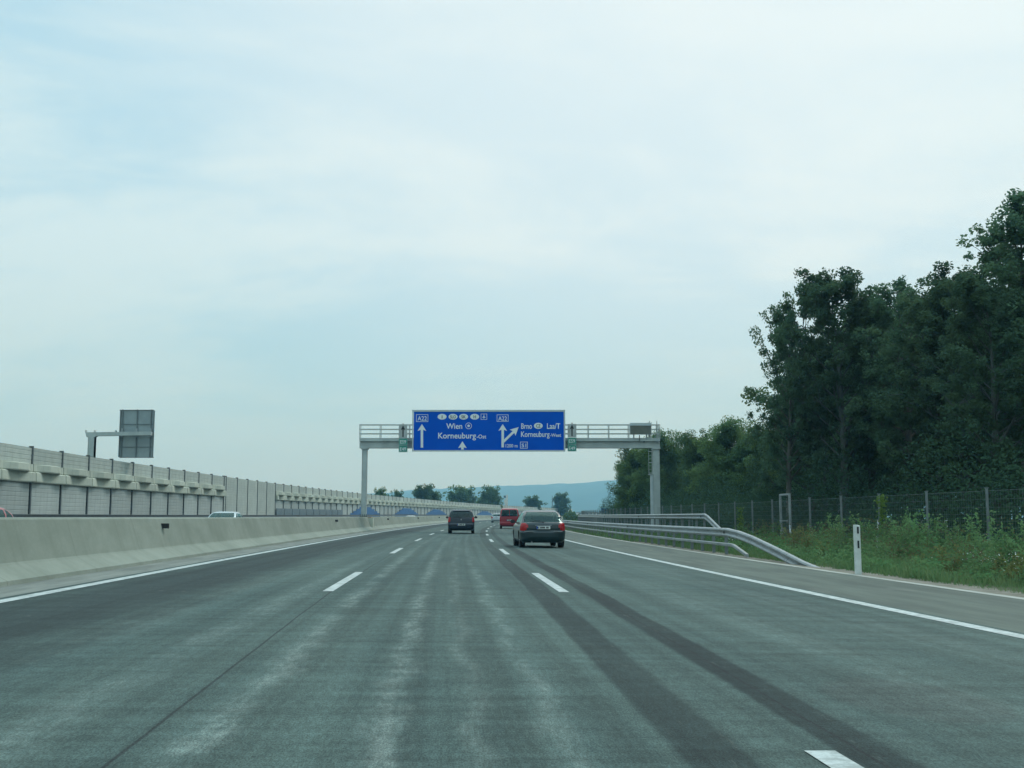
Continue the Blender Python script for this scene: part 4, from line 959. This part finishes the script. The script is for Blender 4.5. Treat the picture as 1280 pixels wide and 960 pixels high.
tag(blades(100000, 7, 75, 10.15, 17.5, .10, .45, .011, 'verge_grass', M['grass'], 1.5), 'rough green grass on the right verge', 'grass', kind='stuff')
tag(blades(26000, 60, 260, 9.6, 17.5, .2, .5, .03, 'verge_grass', M['grass'], 1.4), 'far rough grass under the guardrails', 'grass', kind='stuff')
def weeds(n, s0, s1, o0, o1, hmin, hmax, per, leaf, name, mat, label, sel=None):
    Cs = []
    for i in range(n):
        s = rng.uniform(s0, s1); o = rng.uniform(o0, o1); h = rng.uniform(hmin, hmax); b = fr(s, o, -.1)
        t = rng.uniform(.05, 1, per); sp = (.10 + .20 * np.sin(np.pi * np.clip(t, 0, 1)))[:, None] * (h / .8)
        C = np.array(b) + np.concatenate([rng.normal(0, 1, (per, 2)) * sp, (t * h)[:, None]], 1); Cs.append(C)
    return tag(quads(name, leaf_quads(np.concatenate(Cs), leaf, .2), mat), label, 'weeds', kind='stuff')
weeds(660, 9, 50, 11.3, 16.2, .25, .9, 75, .048, 'weeds', M['weed'], 'tall leafy weeds in front of the fence at the right')
weeds(170, 22, 46, 10.5, 12.2, .2, .55, 50, .045, 'weeds', M['weed'], 'lower weeds near the pavement edge at the right')
weeds(150, 19, 46, 11.6, 15.3, .6, 1.45, 60, .036, 'dry_weeds', M['dry'], 'dry brown flower stalks among the verge weeds')
weeds(180, 40, 100, 10.6, 15, .3, .8, 45, .06, 'weeds', M['weed'], 'weeds growing around the guardrail posts')
def clumps(n, s0, s1, o0, o1, h0, h1, rad, per, leaf, name, mat, label):
    Cs = []
    for i in range(n):
        b = np.array(fr(rng.uniform(s0, s1), rng.uniform(o0, o1), -.1)); h = rng.uniform(h0, h1); r_ = rad * rng.uniform(.6, 1.4)
        for j in range(rng.integers(5, 11)):       # several stems leaning out of one root
            a = rng.uniform(0, 6.28); t = rng.uniform(.05, 1, per); hj = h * rng.uniform(.65, 1.05)
            C = b + np.stack([np.cos(a) * r_ * t ** 1.3, np.sin(a) * r_ * t ** 1.3, t * hj], 1) + rng.normal(0, .07, (per, 3)) * (1.1 - t * .6)[:, None]; Cs.append(C)
    return tag(quads(name, leaf_quads(np.concatenate(Cs), leaf, .2), mat), label, 'weeds', kind='stuff')
clumps(34, 21, 48, 12.2, 15.2, .8, 1.55, .42, 46, .05, 'weed_clumps', M['weed'], 'taller bushy weed clumps standing out of the verge')
clumps(46, 19, 40, 13.4, 15.6, .9, 1.75, .45, 46, .05, 'weed_clumps', M['weed'], 'tallest weeds crowding the foot of the fence at the right')
clumps(20, 20, 46, 11.4, 14.8, .5, 1.1, .35, 40, .045, 'weed_clumps', M['ivy_dull'], 'yellowish weed clumps on the verge')
Cs = []
for c in ((24.3, 12.4), (23.6, 12.0), (25.2, 12.8), (22.3, 11.6), (26.5, 13.0), (21.4, 11.5)):
    b = np.array(fr(c[0], c[1], .42)); Cs.append(b + rng.normal(0, 1, (26, 3)) * np.array([.32, .35, .10]))
tag(quads('wild_flowers', leaf_quads(np.concatenate(Cs), .022, 1.5), M['flower']), 'small white wild flowers on the right verge', 'flowers', kind='stuff')
for s, h, w_, lab in ((59.0, 2.0, .15, 'bright yellow-green vine climbing the fence left of its gate'), (38.6, 2.2, .13, 'green vine climbing the fence post that has a strut leaning on it')):
    n = 500; t = rng.uniform(.35 if s < 50 else 0, 1, n); P = np.array(fr(s, FO - .1, -.1)) + np.stack([rng.normal(0, w_ * .6, n), rng.normal(0, w_, n), t * h + .05], 1)
    tag(quads('climbing_vine', leaf_quads(P, .055), M['ivy']), lab, 'vine')

# ------------------------------------------------------------------ far things on the plain
TY = 620
tw = thing('tower', 'slim white tower with dark sign head beyond the noise wall', 'tower', at(633, 646, TY))
sw = lambda mb, nm, mt: subw(tw, mb, nm, mt)
sw(pbox(MB(), 632.6, 618.5, 634.8, 646, TY, 2.0), 'shaft', M['tower'])
m = MB(); m.poly([(at(x, y, TY).x, at(x, y, TY).z) for x, y in ((630.2, 625.5), (632.55, 621.5), (632.55, 634), (631.0, 632))], TY + .2, 1.4); sw(m, 'wing', M['tower'])
sw(pbox(MB(), 629.6, 619.5, 632.3, 622.3, TY - .1, .8), 'sign_head', M['post_dark']); sw(pbox(MB(), 629.4, 622.3, 629.8, 646, TY + .1, .3), 'mast', M['galv'])
mt = thing('mast', 'thin dark lattice mast in front of the hills, left of the lone round tree', 'mast', at(690.4, 646, 700))
m = MB(); m.tube([at(690.4, 646, 700), at(690.4, 619.5, 700)], [.45, .12], 6); m.box(at(690.4, 624, 700), (1.2, .3, .2)); m.box(at(690.4, 627.5, 700), (1.5, .3, .2)); subw(mt, m, 'pole', M['post_dark'])
fs = thing('direction_sign', 'tiny far blue direction sign beside the left tip of the far grove', 'road sign', at(752, 646, 330))
subw(fs, pbox(MB(), 751.0, 635.6, 763.5, 641.0, 330, .2), 'panel', M['sign_blue']); subw(fs, pbox(pbox(MB(), 752.5, 641, 753.2, 648, 330.02, .15), 761.5, 641, 762.2, 648, 330.02, .15), 'post', M['galv'])
hl = thing('warehouse', 'long low pale warehouse far off on the plain left of the far blue sign', 'building', at(742, 646, 900))
subw(hl, pbox(MB(), 722, 640.6, 765, 644.5, 900, 20), 'wall', M['tower']); subw(hl, pbox(MB(), 721.6, 639.9, 765.4, 640.6, 899.8, 20.4), 'roof', M['post_dark'])
m = MB()
for i in range(9): pbox(m, 724 + i * 4.6, 641.4, 726.2 + i * 4.6, 643.2, 899.7, .2)
subw(hl, m, 'window', M['post_dark'])
def far_leaf(n, x0, x1, yt, Y, leaf, name, label, mat='leaf_far'):
    xs_ = rng.uniform(x0, x1, n); C = []
    for x in xs_:
        P = at(x, 646, Y + rng.uniform(-8, 8)); top = at(x, yt + 2.5 * math.sin(x * .35) + 1.4 * math.sin(x * 1.1), Y).z
        C.append((P.x, P.y, -.9 + rng.uniform(0, 1) * (top + .9)))
    return tag(quads(name, leaf_quads(np.array(C), leaf), M[mat]), label, 'bushes', kind='stuff')
far_leaf(5000, 704, 724, 641.0, 300, .25, 'far_bushes', 'low far bushes left of the warehouse behind the guardrail')
far_leaf(5000, 300, 780, 643.2, 1500, 2.0, 'far_treeline', 'far low line of trees on the plain below the hills')

# ------------------------------------------------------------------ haze, light, sky
hz = MB(); hz.box((0, 2780, 125), (15000, 6440, 256))
g = bpy.data.materials.new('haze_air'); g.use_nodes = True; nt = g.node_tree; nt.nodes.clear()
ho = nt.nodes.new('ShaderNodeOutputMaterial'); pv = nt.nodes.new('ShaderNodeVolumePrincipled'); pv.inputs['Color'].default_value = (.24, .63, 1.0, 1); pv.inputs['Absorption Color'].default_value = (1, 1, 1, 1); pv.inputs['Density'].default_value = .00030
pv.inputs['Anisotropy'].default_value = .2; nt.links.new(pv.outputs[0], ho.inputs['Volume'])
tag(hz.build('haze', g), 'bluish summer haze over the plain', 'haze', kind='stuff')

SUN_EL, SUN_AZ = 46, 38      # azimuth clockwise from straight ahead (+Y)
sl = bpy.data.lights.new('sun', 'SUN'); sl.energy = 1.0; sl.angle = R(18); sl.color = (1, .97, .91)
so = bpy.data.objects.new('sun', sl); col.objects.link(so)
dvec = Vector((math.sin(R(SUN_AZ)) * math.cos(R(SUN_EL)), math.cos(R(SUN_AZ)) * math.cos(R(SUN_EL)), math.sin(R(SUN_EL))))
so.rotation_euler = (-dvec).to_track_quat('-Z', 'Y').to_euler(); so.location = (0, 0, 300)
w = bpy.data.worlds.new('World'); sc.world = w; w.use_nodes = True; t = w.node_tree; t.nodes.clear()
N = lambda typ, **k: (lambda nd: ([setattr(nd, a, b) for a, b in k.items()], nd)[1])(t.nodes.new(typ))
outw = N('ShaderNodeOutputWorld'); bg = N('ShaderNodeBackground'); bg.inputs[1].default_value = .10; t.links.new(bg.outputs[0], outw.inputs[0])
sky = N('ShaderNodeTexSky', sky_type='NISHITA'); sky.sun_disc = False; sky.sun_elevation = R(SUN_EL); sky.sun_rotation = R(SUN_AZ); sky.dust_density = 3; sky.air_density = 1.2
tc = N('ShaderNodeTexCoord'); sx = N('ShaderNodeSeparateXYZ'); t.links.new(tc.outputs['Generated'], sx.inputs[0])
def mth(op, a, b, clamp=False):
    nd = N('ShaderNodeMath', operation=op, use_clamp=clamp)
    for i, v in enumerate((a, b)):
        if hasattr(v, 'links'): t.links.new(v, nd.inputs[i])
        else: nd.inputs[i].default_value = v
    return nd.outputs[0]
zz = mth('ADD', mth('MAXIMUM', sx.outputs[2], 0), .22); cxn = mth('DIVIDE', sx.outputs[0], zz); cyn = mth('DIVIDE', sx.outputs[1], zz)
cb = N('ShaderNodeCombineXYZ'); t.links.new(cxn, cb.inputs[0]); t.links.new(cyn, cb.inputs[1])
def wn(scale, sclv, loc, det=6, rough=.62, dist=.5):
    mp_ = N('ShaderNodeMapping'); t.links.new(cb.outputs[0], mp_.inputs[0]); mp_.inputs['Scale'].default_value = sclv; mp_.inputs['Location'].default_value = loc
    n_ = N('ShaderNodeTexNoise'); t.links.new(mp_.outputs[0], n_.inputs['Vector']); n_.inputs['Scale'].default_value = scale; n_.inputs['Detail'].default_value = det; n_.inputs['Roughness'].default_value = rough; n_.inputs['Distortion'].default_value = dist
    return n_.outputs[0]
def mr(v, a, b):
    nd = N('ShaderNodeMapRange', interpolation_type='SMOOTHSTEP'); t.links.new(v, nd.inputs[0]); nd.inputs[1].default_value = a; nd.inputs[2].default_value = b; return nd.outputs[0]
def mixc(f, a, b):
    nd = N('ShaderNodeMix', data_type='RGBA')
    for i, v in ((0, f), (6, a), (7, b)):
        if hasattr(v, 'links'): t.links.new(v, nd.inputs[i])
        elif isinstance(v, tuple): nd.inputs[i].default_value = (*v, 1)
        else: nd.inputs[i].default_value = v
    return nd.outputs[2]
n1 = wn(1.0, (.75, 1.1, 1), (2.3, .7, 0)); n2 = wn(2.6, (.8, 1.5, 1), (5.1, 3.3, 0))
cov = mr(mth('ADD', mth('MULTIPLY', n1, .68), mth('MULTIPLY', n2, .32)), .40, .60)
cl_lo = mixc(cov, (4.0, 6.4, 7.6), (5.9, 7.65, 8.05))
# brighter thin cloud high up in front, greyer air low down
elev = mr(sx.outputs[2], .0, .26)
cl = mixc(mth('SUBTRACT', 1, elev), cl_lo, (3.95, 6.15, 6.45))
dp_ = N('ShaderNodeVectorMath', operation='DOT_PRODUCT'); t.links.new(tc.outputs['Generated'], dp_.inputs[0]); dp_.inputs[1].default_value = (math.sin(R(9)) * math.cos(R(36)), math.cos(R(9)) * math.cos(R(36)), math.sin(R(36)))
glow = mth('MULTIPLY', mr(dp_.outputs['Value'], .82, 1.0), .65)
cl = mixc(glow, cl, (7.9, 8.7, 8.7))
fin = mixc(.93, sky.outputs[0], cl)
# an overcast sky is much brighter overhead than near the horizon
zen = mth('ADD', mth('MULTIPLY', mr(sx.outputs[2], .44, .95), 1.15), 1.0)
vm = N('ShaderNodeVectorMath', operation='SCALE'); t.links.new(fin, vm.inputs[0]); t.links.new(zen, vm.inputs['Scale'])
t.links.new(vm.outputs[0], bg.inputs[0])

# ------------------------------------------------------------------ render settings
sc.render.engine = 'CYCLES'
cy = sc.cycles; cy.use_denoising = True; cy.max_bounces = 6; cy.diffuse_bounces = 3; cy.glossy_bounces = 3; cy.transmission_bounces = 4; cy.transparent_max_bounces = 12; cy.volume_bounces = 0
cy.caustics_reflective = False; cy.caustics_refractive = False
vsn = sc.view_settings; vsn.view_transform = 'Standard'; vsn.look = 'None'; vsn.exposure = .2; vsn.gamma = 1; vsn.use_curve_mapping = False
